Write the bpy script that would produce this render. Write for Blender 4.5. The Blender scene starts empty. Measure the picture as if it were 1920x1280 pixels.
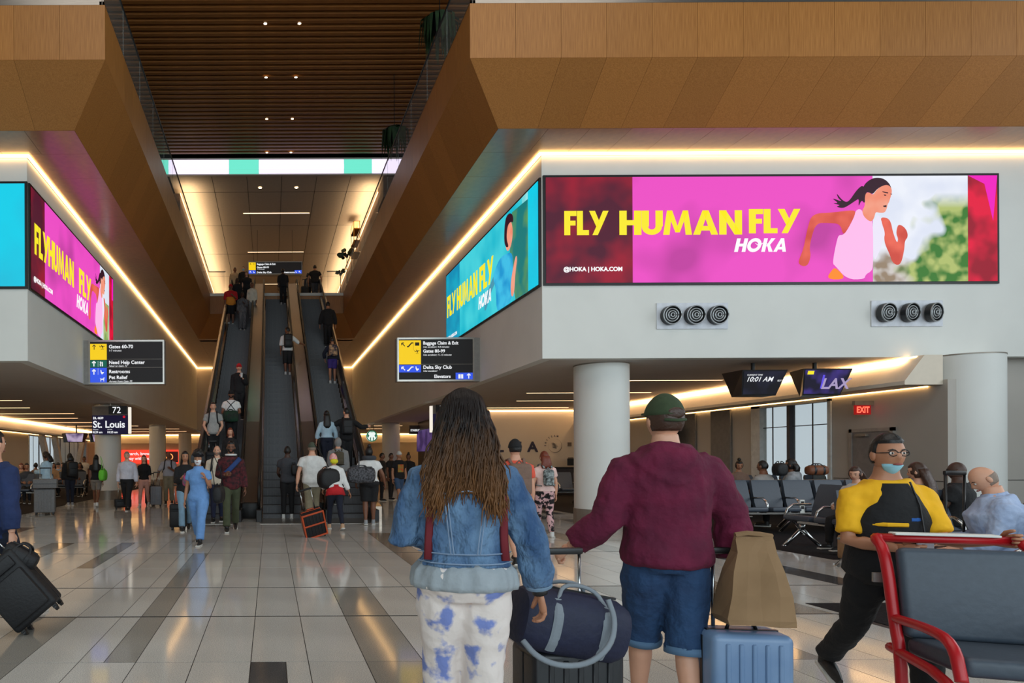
import bpy, bmesh, math, random
from mathutils import Vector, Matrix
R = math.radians
rnd = random.Random(7)
sc = bpy.context.scene
col = sc.collection
V = Vector
# ------------------------------------------------------------------ camera
FPX, VX, VY, CH = 1266.0, 507.0, 862.0, 1.5
cam_d = bpy.data.cameras.new('camera'); cam = bpy.data.objects.new('camera', cam_d); col.objects.link(cam)
cam.location = (0, 0, CH); cam.rotation_euler = (R(90), R(0.25), 0)
cam_d.sensor_width = 36; cam_d.lens = FPX / 1920 * 36
cam_d.shift_x = (960 - VX) / 1920; cam_d.shift_y = (VY - 640) / 1920
cam_d.clip_end = 300; cam_d.clip_start = .05
sc.camera = cam
# ------------------------------------------------------------------ view, world, daylight
sc.view_settings.view_transform = 'Standard'; sc.view_settings.look = 'None'
sc.view_settings.gamma = 1; sc.view_settings.use_curve_mapping = False
sc.view_settings.exposure = 0.0
def lin(c):
    return tuple(((v / 255) / 12.92 if v / 255 <= .04045 else ((v / 255 + .055) / 1.055) ** 2.4) for v in c)
w = bpy.data.worlds.new('world'); sc.world = w; w.use_nodes = True
bg = w.node_tree.nodes['Background']; bg.inputs[0].default_value = (.78, .92, 1.0, 1); bg.inputs[1].default_value = .72
def area(name, loc, rot, sx, sy, power, colr, spread=180):
    l = bpy.data.lights.new(name, 'AREA'); l.shape = 'RECTANGLE'; l.size = sx; l.size_y = sy
    l.energy = power; l.color = colr; l.spread = R(spread)
    o = bpy.data.objects.new(name, l); o.location = loc; o.rotation_euler = rot; col.objects.link(o); return o
area('daylight_window', (3, -11, 6.5), (R(82), 0, 0), 30, 9, 1880, (.80, .94, 1))
area('daylight_side', (19, 2, 5.5), (R(90), 0, R(90)), 16, 7, 680, (.9, .96, 1))
area('hall_downlight', (1.5, 4, 13.8), (0, 0, 0), 16, 10, 650, (1, .95, .88))
for sx in (-1, 1):
    area('gate_cove_wash', (.33 + sx * 13.28, 35 + .4 * 0, 3.635), (0, R(-sx * 25), 0), .04, 41, 300, (1, .66, .36), 150)
    area('gate_area_light', (.33 + sx * 10.0, 30, 3.55), (0, 0, 0), 6, 26, 150, (1, .70, .42))
area('upper_floor_light', (.33, 42, 13.7), (0, 0, 0), 8, 14, 60, (1, .74, .48))
for x_ in (-3.75, 4.65): area('upper_cove_uplight', (x_, 43, 13.35), (R(180), 0, 0), .5, 25, 330, (1, .72, .42), 170)
# ------------------------------------------------------------------ materials
MATS = {}
def mat(name, c, rough=.6, metal=0, var=.08, scale=8, bump=0, emis=0, rand=0, alpha=1, stretch=None, c2=None, coat=0, trans=0, bscale=None, spec=.5):
    if name in MATS: return MATS[name]
    m = bpy.data.materials.new(name); m.use_nodes = True; nt = m.node_tree; n = nt.nodes; L = nt.links
    b = n['Principled BSDF']; b.inputs['Roughness'].default_value = rough; b.inputs['Metallic'].default_value = metal
    b.inputs['Specular IOR Level'].default_value = spec
    if coat: b.inputs['Coat Weight'].default_value = coat; b.inputs['Coat Roughness'].default_value = .22
    if trans: b.inputs['Transmission Weight'].default_value = trans; b.inputs['IOR'].default_value = 1.1
    if alpha < 1: b.inputs['Alpha'].default_value = alpha
    a = lin(c)
    tc = n.new('ShaderNodeTexCoord'); mp = n.new('ShaderNodeMapping'); L.new(tc.outputs['Object'], mp.inputs[0])
    if stretch: mp.inputs['Scale'].default_value = stretch
    nz = n.new('ShaderNodeTexNoise'); nz.inputs['Scale'].default_value = scale; nz.inputs['Detail'].default_value = 4
    L.new(mp.outputs[0], nz.inputs['Vector'])
    rp = n.new('ShaderNodeValToRGB'); L.new(nz.outputs[0], rp.inputs[0])
    rp.color_ramp.elements[0].position = .35; rp.color_ramp.elements[1].position = .65
    if c2: e0, e1 = lin(c2), a
    else: e0 = tuple(v * (1 - var) for v in a); e1 = tuple(min(1, v * (1 + var)) for v in a)
    rp.color_ramp.elements[0].color = (*e0, 1); rp.color_ramp.elements[1].color = (*e1, 1)
    out = rp.outputs[0]
    if rand:
        oi = n.new('ShaderNodeObjectInfo'); hs = n.new('ShaderNodeHueSaturation')
        mr = n.new('ShaderNodeMapRange'); mr.inputs['To Min'].default_value = 1 - rand; mr.inputs['To Max'].default_value = 1 + rand
        L.new(oi.outputs['Random'], mr.inputs[0]); L.new(mr.outputs[0], hs.inputs['Value']); L.new(out, hs.inputs['Color']); out = hs.outputs[0]
    L.new(out, b.inputs['Base Color'])
    if emis: L.new(out, b.inputs['Emission Color']); b.inputs['Emission Strength'].default_value = emis
    if bump:
        bp = n.new('ShaderNodeBump'); bp.inputs['Strength'].default_value = bump; bp.inputs['Distance'].default_value = .06 if any(q in name for q in ('cloth', 'denim', 'fleece', 'polo', 'jacket', 'trousers')) else .02
        if bscale:
            nz2 = n.new('ShaderNodeTexNoise'); nz2.inputs['Scale'].default_value = bscale; nz2.inputs['Detail'].default_value = 3
            L.new(mp.outputs[0], nz2.inputs['Vector']); L.new(nz2.outputs[0], bp.inputs['Height'])
        else: L.new(nz.outputs[0], bp.inputs['Height'])
        L.new(bp.outputs[0], b.inputs['Normal'])
    MATS[name] = m; return m
def emit(name, c, s, c2=None, scale=2, lo=.4, hi=.6):
    if name in MATS: return MATS[name]
    m = bpy.data.materials.new(name); m.use_nodes = True; nt = m.node_tree; n = nt.nodes; L = nt.links
    b = n['Principled BSDF']; b.inputs['Base Color'].default_value = (.02, .02, .02, 1); b.inputs['Roughness'].default_value = .5
    b.inputs['Emission Strength'].default_value = s; b.inputs['Specular IOR Level'].default_value = .15
    tc = n.new('ShaderNodeTexCoord'); nz = n.new('ShaderNodeTexNoise'); nz.inputs['Scale'].default_value = scale; nz.inputs['Detail'].default_value = 2
    rp = n.new('ShaderNodeValToRGB'); L.new(tc.outputs['Object'], nz.inputs['Vector']); L.new(nz.outputs[0], rp.inputs[0])
    rp.color_ramp.elements[0].position = lo; rp.color_ramp.elements[1].position = hi
    rp.color_ramp.elements[0].color = (*lin(c), 1); rp.color_ramp.elements[1].color = (*lin(c2 or c), 1)
    L.new(rp.outputs[0], b.inputs['Emission Color'])
    MATS[name] = m; return m
def terrazzo(name, c):
    m = mat(name, c, rough=.09, var=.06, scale=1.3, bump=.025, bscale=.9, rand=.05, spec=.62)
    n = m.node_tree.nodes; L = m.node_tree.links; b = n['Principled BSDF']
    old = b.inputs['Base Color'].links[0].from_socket
    tc = n.new('ShaderNodeTexCoord'); vo = n.new('ShaderNodeTexNoise'); vo.inputs['Scale'].default_value = 140; vo.inputs['Detail'].default_value = 2
    ge = n.new('ShaderNodeNewGeometry'); L.new(ge.outputs['Position'], vo.inputs['Vector'])
    rp = n.new('ShaderNodeValToRGB'); rp.color_ramp.elements[0].position = .38; rp.color_ramp.elements[1].position = .62
    rp.color_ramp.elements[0].color = (.72, .72, .72, 1); rp.color_ramp.elements[1].color = (1.18, 1.16, 1.13, 1)
    L.new(vo.outputs[0], rp.inputs[0])
    mx = n.new('ShaderNodeMix'); mx.data_type = 'RGBA'; mx.blend_type = 'MULTIPLY'; mx.inputs[0].default_value = 1
    L.new(old, mx.inputs[6]); L.new(rp.outputs[0], mx.inputs[7]); L.new(mx.outputs[2], b.inputs['Base Color'])
    # the low relief of the polished floor follows world position so it runs on across tiles
    for nd in n:
        if nd.type == 'BUMP': nd.inputs['Height'].links[0].from_node.inputs['Vector'].links and L.new(ge.outputs['Position'], nd.inputs['Height'].links[0].from_node.inputs['Vector'])
    return m
WOOD = mat('oak_laminate', (172, 116, 58), rough=.42, c2=(152, 98, 45), scale=2.2, stretch=(26, 26, 1.1), rand=.07, bump=.04)
WOODS = mat('oak_laminate_soffit', (150, 96, 50), rough=.42, coat=.8, spec=.5, c2=(136, 86, 44), scale=1.6, stretch=(4, 4, 4), rand=.05)
SLAT = mat('dark_oak_slat', (150, 92, 38), rough=.55, c2=(122, 74, 28), scale=3, stretch=(1, 16, 16), rand=.08)
BLACKV = mat('black_void', (14, 10, 8), rough=.9)
WHITE = mat('white_plaster', (226, 227, 222), rough=.75, var=.02, scale=1.2)
WHITE2 = mat('warm_plaster', (200, 190, 176), rough=.7, var=.03, scale=.6)
GREYW = mat('grey_panel', (178, 172, 164), rough=.6, var=.03, scale=1)
CEIL = mat('ceiling_paint', (198, 190, 182), rough=.8, var=.03, scale=.7)
COLM = mat('column_cladding', (222, 224, 220), rough=.5, var=.03, scale=.8)
COLB = mat('column_base_steel', (140, 132, 122), rough=.4, metal=.4, var=.06)
STEEL = mat('brushed_steel', (176, 170, 162), rough=.3, metal=.95, stretch=(1, 1, 30), scale=5)
BRONZE = mat('bronze_steel', (200, 184, 168), rough=.24, metal=.9, var=.04, scale=1)
CHROME = mat('polished_aluminium', (205, 207, 208), rough=.2, metal=1, var=.03)
RUBBER = mat('black_rubber', (22, 21, 22), rough=.45, var=.1)
BLACKP = mat('black_plastic', (20, 20, 22), rough=.4, var=.1)
STEP = mat('grey_step_cleats', (108, 109, 112), rough=.6, metal=.2, scale=3, stretch=(60, 1, 1), c2=(76, 78, 82))
GLASSM = mat('rail_glass', (150, 160, 158), rough=.03, alpha=.16, var=.01)
CARPET = mat('charcoal_carpet', (46, 44, 46), rough=.95, c2=(34, 32, 34), scale=30, bump=.3, spec=.1)
LIGHT_W = emit('warm_strip', (255, 200, 128), 9)
LIGHT_W2 = emit('warm_line', (255, 206, 150), 4.5)
LIGHT_D = emit('downlight_lens', (255, 226, 180), 10)
TXT_W = emit('sign_white', (240, 242, 245), 1.0)
SB = emit('sign_black', (22, 21, 22), .9)
SY = emit('sign_yellow', (246, 205, 20), 1.0)
SBL = emit('sign_blue', (52, 88, 232), 1.0)
SG = emit('sign_green', (8, 96, 78), 1.0)
# ------------------------------------------------------------------ mesh helpers
class MB:
    def __init__(s): s.v = []; s.f = []; s.mi = []
    def add(s, vs, fs, mi=0):
        b = len(s.v); s.v += [tuple(p) for p in vs]; s.f += [tuple(i + b for i in f) for f in fs]
        s.mi += ([mi] * len(fs) if isinstance(mi, int) else mi); return s
    def box(s, x0, y0, z0, x1, y1, z1, mi=0):
        vs = [(x, y, z) for z in (z0, z1) for y in (y0, y1) for x in (x0, x1)]
        return s.add(vs, [(0, 2, 3, 1), (4, 5, 7, 6), (0, 1, 5, 4), (2, 6, 7, 3), (0, 4, 6, 2), (1, 3, 7, 5)], mi)
    def obox(s, c, size, M=None, mi=0):
        M = M or Matrix(); hx, hy, hz = [q / 2 for q in size]; c = V(c)
        vs = [c + M @ V((x, y, z)) for z in (-hz, hz) for y in (-hy, hy) for x in (-hx, hx)]
        return s.add(vs, [(0, 2, 3, 1), (4, 5, 7, 6), (0, 1, 5, 4), (2, 6, 7, 3), (0, 4, 6, 2), (1, 3, 7, 5)], mi)
    def rbox(s, c, size, r, seg=2, M=None, mi=0):
        bm = bmesh.new(); bmesh.ops.create_cube(bm, size=1)
        bmesh.ops.scale(bm, vec=size, verts=bm.verts)
        bmesh.ops.bevel(bm, geom=bm.edges[:], offset=r, segments=seg, affect='EDGES', profile=.5)
        M = M or Matrix(); c = V(c); bm.verts.ensure_lookup_table()
        vs = [c + M @ v.co for v in bm.verts]; fs = [tuple(v.index for v in f.verts) for f in bm.faces]; bm.free()
        return s.add(vs, fs, mi)
    def quadbar(s, a, b, w, t, up=V((0, 0, 1)), mi=0):
        a, b = V(a), V(b); d = (b - a).normalized(); x = d.cross(up)
        if x.length < 1e-4: x = V((1, 0, 0))
        x.normalize(); u = x.cross(d)
        vs = [p + x * i * w / 2 + u * j * t / 2 for p in (a, b) for i, j in ((-1, -1), (1, -1), (1, 1), (-1, 1))]
        return s.add(vs, [(3, 2, 1, 0), (4, 5, 6, 7), (0, 1, 5, 4), (1, 2, 6, 5), (2, 3, 7, 6), (3, 0, 4, 7)], mi)
    def loft(s, rings, cap=True, mi=0):
        n = len(rings[0]); vs = [p for r in rings for p in r]; fs = []
        for k in range(len(rings) - 1):
            for i in range(n):
                j = (i + 1) % n; fs.append((k * n + i, k * n + j, (k + 1) * n + j, (k + 1) * n + i))
        if cap: fs.append(tuple(reversed(range(n)))); fs.append(tuple((len(rings) - 1) * n + i for i in range(n)))
        return s.add(vs, fs, mi)
    def tube(s, pts, rad, n=8, flat=None, ref=None, cap=True, mi=0):
        pts = [V(p) for p in pts]; rings = []
        if not hasattr(rad, '__len__'): rad = [rad] * len(pts)
        x = None
        for i, p in enumerate(pts):
            d = (pts[min(i + 1, len(pts) - 1)] - pts[max(i - 1, 0)])
            if d.length < 1e-7: d = V((0, 0, 1))
            d.normalize()
            if x is None:
                rf = V(ref) if ref is not None else (V((0, 1, 0)) if abs(d.y) < .8 else V((1, 0, 0)))
                x = rf.cross(d)
                if x.length < 1e-4: x = V((1, 0, 0)).cross(d)
            x = x - d * x.dot(d); x.normalize(); y = d.cross(x)
            a = rad[i]; b = a * (flat[i] if flat and hasattr(flat, '__len__') else (flat or 1))
            rings.append([p + x * a * math.cos(t) + y * b * math.sin(t) for t in (2 * math.pi * k / n for k in range(n))])
        return s.loft(rings, cap, mi)
    def sphere(s, c, r, nu=12, nv=8, M=None, mi=0):
        c = V(c); r = r if hasattr(r, '__len__') else (r, r, r); M = M or Matrix(); vs = []; fs = []
        for j in range(1, nv):
            ph = math.pi * j / nv
            for i in range(nu):
                th = 2 * math.pi * i / nu
                vs.append(c + M @ V((r[0] * math.sin(ph) * math.cos(th), r[1] * math.sin(ph) * math.sin(th), r[2] * math.cos(ph))))
        vs.append(c + M @ V((0, 0, r[2]))); vs.append(c + M @ V((0, 0, -r[2]))); T = len(vs) - 2
        for j in range(nv - 2):
            for i in range(nu):
                k = (i + 1) % nu; fs.append((j * nu + i, (j + 1) * nu + i, (j + 1) * nu + k, j * nu + k))
        for i in range(nu):
            k = (i + 1) % nu; fs.append((T, i, k)); fs.append((T + 1, (nv - 2) * nu + k, (nv - 2) * nu + i))
        return s.add(vs, fs, mi)
    def cyl(s, p0, p1, r0, r1=None, n=16, mi=0): return s.tube([p0, p1], [r0, r0 if r1 is None else r1], n, mi=mi)
    def slab(s, poly, n, t, mi=0):
        n = V(n) * t; a = [V(p) for p in poly]; k = len(a); b = [p + n for p in a]
        fs = [tuple(range(k)), tuple(reversed(range(k, 2 * k)))] + [(i, i + k, (i + 1) % k + k, (i + 1) % k) for i in range(k)]
        return s.add(a + b, fs, mi)
    def mesh(s, name, mats, smooth=False):
        me = bpy.data.meshes.new(name); me.from_pydata(s.v, [], s.f)
        for m in (mats if isinstance(mats, (list, tuple)) else [mats]): me.materials.append(m)
        if any(s.mi): me.polygons.foreach_set('material_index', s.mi)
        if smooth:
            me.polygons.foreach_set('use_smooth', [True] * len(me.polygons))
            if smooth == 'angle': me.set_sharp_from_angle(angle=R(40))
        me.update(); return me
    def build(s, name, mats, parent=None, smooth=False):
        o = bpy.data.objects.new(name, s.mesh(name, mats, smooth)); o.parent = parent; col.objects.link(o); return o
def tag(o, label=None, cat=None, group=None, kind=None):
    if label: o['label'] = label
    if cat: o['category'] = cat
    if group: o['group'] = group
    if kind: o['kind'] = kind
    return o
def empty(name, loc=(0, 0, 0), rz=0, label=None, cat=None, group=None, kind=None):
    o = bpy.data.objects.new(name, None); o.location = loc; o.rotation_euler = (0, 0, rz); o.empty_display_size = .2
    col.objects.link(o); return tag(o, label, cat, group, kind)
def inst(me, name, parent, loc=(0, 0, 0), rot=(0, 0, 0), scale=None):
    o = bpy.data.objects.new(name, me); o.parent = parent; o.location = loc; o.rotation_euler = rot
    if scale: o.scale = scale
    col.objects.link(o); return o
def copytree(o, parent=None, **kw):
    c = o.copy(); col.objects.link(c); c.parent = parent
    for ch in list(o.children): copytree(ch, c)
    return c
def W(px, py, d): return V(((px - VX) / FPX * d, d, CH + (VY - py) / FPX * d))
_tc = {}
def text(s, size, org, xd, yd, m, parent, bold=0, shear=0, name='lettering', align='LEFT', xs=1, lift=.004):
    xd, yd = V(xd).normalized(), V(yd).normalized(); nn = xd.cross(yd)
    key = (s, size, bold, shear, align, m.name)
    if key not in _tc:
        c = bpy.data.curves.new('t', 'FONT'); c.body = s; c.size = size; c.offset = bold; c.shear = shear; c.align_x = align; c.resolution_u = 3; c.extrude = .001
        o = bpy.data.objects.new('t', c); col.objects.link(o)
        dg = bpy.context.evaluated_depsgraph_get()
        me = bpy.data.meshes.new_from_object(o.evaluated_get(dg)); me.name = 'lettering'; me.materials.clear(); me.materials.append(m)
        bpy.data.objects.remove(o); _tc[key] = me
    o = bpy.data.objects.new(name, _tc[key])
    M = Matrix((xd * xs, yd, nn)).transposed().to_4x4(); M.translation = V(org) + nn * lift
    o.parent = parent
    pm = Matrix()
    if parent: pm = Matrix.Translation(parent.location) @ parent.rotation_euler.to_matrix().to_4x4()
    o.matrix_world = M; o.matrix_parent_inverse = Matrix()
    o.matrix_basis = pm.inverted() @ M
    col.objects.link(o); return o
# ================================================================== SETTING
XR, XL, YF, ZB, ZT = 5.85, -5.2, 14.5, 3.65, 8.0      # bulkhead walls around the escalator hall
CX = .33
def st(name, mb, m, parent=None, smooth=False):
    o = mb.build(name, m, parent, smooth)
    if parent is None: o['kind'] = 'structure'
    return o
# ---- floor: dark joint bed, individual terrazzo tiles, far tiles joined
FL = st('floor', MB().box(-22, -14, -.3, 22, 58, -.0015), mat('floor_joint', (30, 28, 27), rough=.6))
TL = terrazzo('terrazzo_light', (206, 203, 197)); TM = terrazzo('terrazzo_grey', (156, 152, 144)); TD = terrazzo('terrazzo_charcoal', (86, 84, 84)); TB = terrazzo('terrazzo_taupe', (150, 138, 124))
P, X0 = .428, -.152
def rowy(k): return 5.02 + 1.466 * k
def cells(k):
    """x cuts and tones of one tile row"""
    r2 = random.Random(k * 31 + 5); out = []
    for i in range(-50, 50):
        a = X0 + i * P; b = a + P; t = 'L'; q = r2.random()
        if k > 5 or k < -2:
            if q < .04: t = 'M'
            elif q < .06: t = 'D'
        out.append([a, b, t])
    def setc(x0, x1, t):
        i = int(math.floor((x0 + .02 - X0) / P))
        for c in list(out):
            if abs(c[0] - (X0 + i * P)) < 1e-4:
                out.remove(c)
                if x0 - c[0] > .05: out.append([c[0], x0, 'L'])
                out.append([x0, x1, t])
                if c[1] - x1 > .05: out.append([x1, c[1], 'L'])
    def full(x, t): i = math.floor((x - X0) / P); setc(X0 + i * P, X0 + (i + 1) * P, t)
    if k in (0, 1, 2, 3): setc(X0 - 3 * P + .19, X0 - 2 * P, 'M')
    if k in (0, -1): full(-2.1, 'M')
    if k in (3, 4): setc(-2.72 + .0, -2.72 + .25, 'D')
    if k in (-1, -2): setc(X0, X0 + .26, 'D')
    if k in (-1, 0, 1): full(.95, 'M')
    if k in (3, 4, 5): full(2.15, 'B')
    if k in (3, 4): full(-3.9, 'B')
    if k in (2, 3): full(6.85, 'D')
    if k in (0, 1): full(3.7, 'M')
    if k in (1, 2): full(5.4, 'B'); full(2.6, 'M')
    if k in (4, 5, 6): full(5.5, 'M')
    return out
def carpeted(x, y):
    return (x > 8.25 and 9.9 < y < 36) or (x > 5.5 and 1.5 < y < 6.95) or (x < -6.95 and 16 < y < 50)
tilem = {}
far = MB(); farmi = {'L': 0, 'M': 1, 'D': 2, 'B': 3}
for k in range(-13, 35):
    y0, y1 = rowy(k), rowy(k + 1); g = .042 if k % 3 in (1, 2) else .008; g2 = .042 if (k + 1) % 3 in (1, 2) else .008
    near = -1 <= k <= 5
    for a, b, t in cells(k):
        xc = (a + b) / 2; yc = (y0 + y1) / 2
        if carpeted(xc, yc) or xc > 19 or xc < -15.5: continue
        vis = near and -.41 * y1 - .4 < xc < 1.13 * y1 + .3
        if vis:
            key = (round(b - a, 3), t, g, g2)
            if key not in tilem:
                w2 = (b - a) / 2 - .0032; h = (y1 - y0) / 2
                tilem[key] = MB().box(-w2, -h + g / 2, -.012, w2, h - g2 / 2, 0).mesh('tile', {'L': TL, 'M': TM, 'D': TD, 'B': TB}[t])
            inst(tilem[key], 'tile', FL, (xc, yc, 0))
        else:
            far.box(a + .0016, y0 + g / 2, -.012, b - .0016, y1 - g2 / 2, 0, mi=farmi[t])
fo = far.build('tile_field', [TL, TM, TD, TB], FL); fo['kind'] = 'stuff'
for nm, bx in (('carpet', (8.25, 9.9, 19, 36)), ('carpet', (5.5, 1.5, 19, 6.95)), ('carpet', (-15.5, 16, -6.95, 50))):
    st(nm, MB().box(bx[0], bx[1], -.01, bx[2], bx[3], .004), CARPET, FL)
# ---- bulkhead walls
st('wall_right', MB().box(XR, YF, ZB, XR + .25, 48, ZT), WHITE)
st('wall_left', MB().box(XL - .25, YF, ZB, XL, 48, ZT), WHITE)
st('wall_front_right', MB().box(XR + .25, YF, ZB, 20, YF + .25, ZT), WHITE)
st('wall_front_left', MB().box(-16, YF, ZB, XL - .25, YF + .25, ZT), WHITE)
st('wall_centre', MB().box(XL, 48, ZB, XR, 48.25, ZT), WHITE2)
# ---- gate-area ceilings
st('ceiling_right', MB().box(XR + .25, YF + .25, ZB, 13.72, 56, ZB + .15).box(13.72, YF + .25, ZB + .3, 20, 56, ZB + .4), CEIL)
st('ceiling_left', MB().box(-13.06, YF + .25, ZB, XL - .25, 56, ZB + .15).box(-18, YF + .25, ZB + .3, -13.06, 56, ZB + .4), CEIL)
st('ceiling_centre', MB().box(XL, 48.25, ZB, XR, 56, ZB + .15), CEIL)
# ---- far walls on the ground floor
st('wall_back', MB().box(-18, 56, 0, 20, 56.2, 4.2), WHITE2)
st('trim_1', MB().box(-16, 55.93, 2.9, 18, 56, 2.915), GREYW)
# ---- airline wall right
tw = st('wall_partition', MB().box(8.7, 29.6, 0, 14.1, 29.8, ZB), WHITE2)
st('wall_partition_side', MB().box(8.62, 29.8, 0, 8.75, 39.4, ZB), mat('dark_walnut', (60, 42, 34), rough=.5))
NAVY = mat('navy_letter', (26, 24, 58), rough=.5, var=.02)
for s_, px in (('A', 999), ('T', 970), ('L', 940), ('E', 912), ('D', 884)):
    p = W(px - 9.5, 848.5, 29.58); text(s_, .62, p, (1, 0, 0), (0, 0, 1), NAVY, tw, bold=.02, xs=1.05)
lp = W(1041, 838, 29.57)
rg = MB()
for k in range(28):
    a0 = R(-200 + k * 10); a1 = R(-200 + (k + 1) * 10); wd = .004 + .022 * max(0, math.sin(R((k - 4) * 9)))
    c = [lp + V((math.cos(a) * r, 0, math.sin(a) * r)) for a, r in ((a0, .3), (a1, .3), (a1, .3 - wd), (a0, .3 - wd))]
    rg.add(c, [(0, 1, 2, 3)])
for j in range(4):
    pts = [lp + V((-.17 + .085 * i + j * .02, 0, .1 - j * .06 + .03 * math.sin(i * 1.7 + .6))) for i in range(4 - (j == 3))]
    rg.tube(pts, [.004, .018, .016, .004][:len(pts)], 5)
rg.build('round_emblem', mat('emblem_grey', (92, 84, 80), rough=.6), tw)
for i, ch in enumerate('SKYTEAM'):
    a = R(178 - i * 17); text(ch, .11, lp + V((math.cos(a) * .4, 0, math.sin(a) * .4)), (math.sin(a), 0, -math.cos(a)), (math.cos(a), 0, math.sin(a)), NAVY, tw, bold=.003, align='CENTER')
# ---- outer side walls with windows
def outer(side):
    s = 1 if side == 'right' else -1; X = CX + s * 13.77
    def bx(m, y0, y1, z0, z1, t=.25, dx=0): m.box(min(X + s * dx, X + s * (dx + t)), y0, z0, max(X + s * dx, X + s * (dx + t)), y1, z1)
    m = MB(); wy = [(16.95, 19.75)] if s > 0 else [(37.5, 49.5)]
    a, b = wy[0]
    bx(m, 14.05 if s > 0 else 15, a, 0, 3.12); bx(m, b, 56, 0, 3.12); bx(m, a, b, 0, .35); bx(m, a, b, 2.98, 3.12)
    wl = st('wall_outer_' + side, m, GREYW if s > 0 else WHITE2)
    win = empty('window_1' if s > 0 else 'window_2', kind='structure')
    fr = MB(); n = 2 if s > 0 else 6
    FRM = mat('window_frame', (206, 208, 206), rough=.5); DRK = mat('window_mullion', (70, 66, 70), rough=.5)
    bx(fr, a, a + .1, .35, 2.98, .2, -.04); bx(fr, b - .35, b, .35, 2.98, .2, -.04); bx(fr, a, b, .3, .42, .2, -.04); bx(fr, a, b, 2.92, 2.99, .2, -.04)
    fr.build('window_frame', FRM, win)
    GL = mat('frosted_window_glass', (205, 226, 228), rough=.5, alpha=.12, var=.01)
    for k in range(n):
        y0 = a + (b - a) * k / n; y1 = a + (b - a) * (k + 1) / n
        if k: q = MB(); bx(q, y0 - .05, y0 + .05, .35, 2.98, .16 if s > 0 else .04, -.03 if s > 0 else .08); q.build('mullion', DRK, win)
        q = MB(); bx(q, y0 + .05, y1 - .05, .4, 2.94, .01, .08); q.build('pane', GL, win)
        q = MB(); bx(q, (y0 + y1) / 2 - .012, (y0 + y1) / 2 + .012, .4, 2.94, .02, .07)
        if s > 0: bx(q, y0 + .05, y1 - .05, 2.34, 2.362, .03, .06)
        q.build('glazing_bar', DRK, win)
    if s < 0:
        for (ya, yb) in ((40.5, 38.6), (42.6, 40.9), (45, 47.3)):
            q = MB().quadbar((X + .35, ya, .1), (X + .35, yb, 3.0), .35, .3, V((1, 0, 0)))
            q.build('diagonal_brace', mat('brace_white', (214, 206, 196), rough=.6), win)
    # bright lining of the cove: ledge, slanted fascia, strips
    lx, hx = CX + s * 12.97, CX + s * 13.39
    f = MB(); y0, y1 = (14.15 if s > 0 else 15), 56
    f.add([(lx, y0, 3.1), (lx, y1, 3.1), (hx, y1, 3.645), (hx, y0, 3.645), (lx - s * 0, y0, 3.02), (lx, y1, 3.02), (X + s * .0, y1, 3.02), (X, y0, 3.02), (X, y0, 3.645), (X, y1, 3.645)],
          [(0, 1, 2, 3), (0, 4, 5, 1), (4, 7, 6, 5), (0, 3, 8, 7, 4), (1, 5, 6, 9, 2), (3, 2, 9, 8), (7, 8, 9, 6)])
    st('ceiling_cove_' + side, f, mat('cove_plaster', (226, 214, 196), rough=.8, var=.02))
    tag(MB().box(hx - s * .02 - .02, max(y0, 14.3), 3.612, hx - s * .02 + .02, y1, 3.64).build('cove_light', LIGHT_W), 'long warm cove strip at the ceiling edge of the %s gate area' % side, 'light', kind=None)
    tag(MB().box(X - s * .03 - .012, y0 + .3, 3.0, X - s * .03 + .012, y1, 3.018).build('wall_wash_light', LIGHT_W), 'slim warm strip washing the top of the outer %s wall' % side, 'light')
    # proud panels and joints
    q = MB(); bx(q, 14.1 if s > 0 else 16, a - .05, .98, .995, .01, -.006); bx(q, b + .05, 50 if s > 0 else 55, .98, .995, .01, -.006)
    q.build('panel_joint', mat('joint_dark', (60, 56, 52)), wl)
    if s > 0:
        for y0 in (20.6, 22.3): q = MB(); bx(q, y0, y0 + .9, 0, 2.98, .05, -.08); q.build('panel', mat('grey_panel_dark', (118, 114, 110), rough=.6), wl)
    return X
XO = outer('right'); outer('left')
# door with exit sign on the outer right wall
dr = empty('door_1', (XO, 15.8, 0), kind='structure')
DG = mat('door_grey', (128, 120, 116), rough=.5)
MB().box(-.05, -.5, 0, -.01, .5, 2.1).build('door_leaf', DG, dr)
q = MB().box(-.07, -.58, 0, 0, -.5, 2.18).box(-.07, .5, 0, 0, .58, 2.18).box(-.07, -.58, 2.1, 0, .58, 2.18); q.build('door_frame', mat('door_frame_steel', (160, 154, 148), rough=.4, metal=.3), dr)
MB().tube([(-.06, -.38, 1.0), (-.1, -.38, 1.0), (-.1, .38, 1.0), (-.06, .38, 1.0)], .016, 8).build('push_bar', CHROME, dr)
MB().rbox((-.09, .2, 2.02), (.08, .3, .06), .01).build('door_closer', COLB, dr)
ex = empty('exit_sign', (XO - .24, 15.8, 2.62), label='red lit EXIT sign above the door beside the big right column', cat='sign')
MB().box(-.2, -.03, .1, .24, .05, .2).build('housing', COLB, ex)
MB().box(-.18, -.02, -.12, .18, .03, .1).build('lit_panel', emit('exit_plate', (150, 14, 14), 1.0), ex)
text('EXIT', .2, (XO - .24 - .16, 15.775, 2.545), (1, 0, 0), (0, 0, 1), emit('exit_red', (255, 80, 60), 3), ex, bold=.006, xs=.72)
# closing wall right of the big column
st('wall_side_right', MB().box(15.3, 14.9, 0, 20, 15.1, ZB + .3), GREYW)
MB().box(15.5, 14.888, .98, 20, 14.9, .995).build('panel_joint', MATS['joint_dark'], bpy.data.objects['wall_side_right'])
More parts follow.
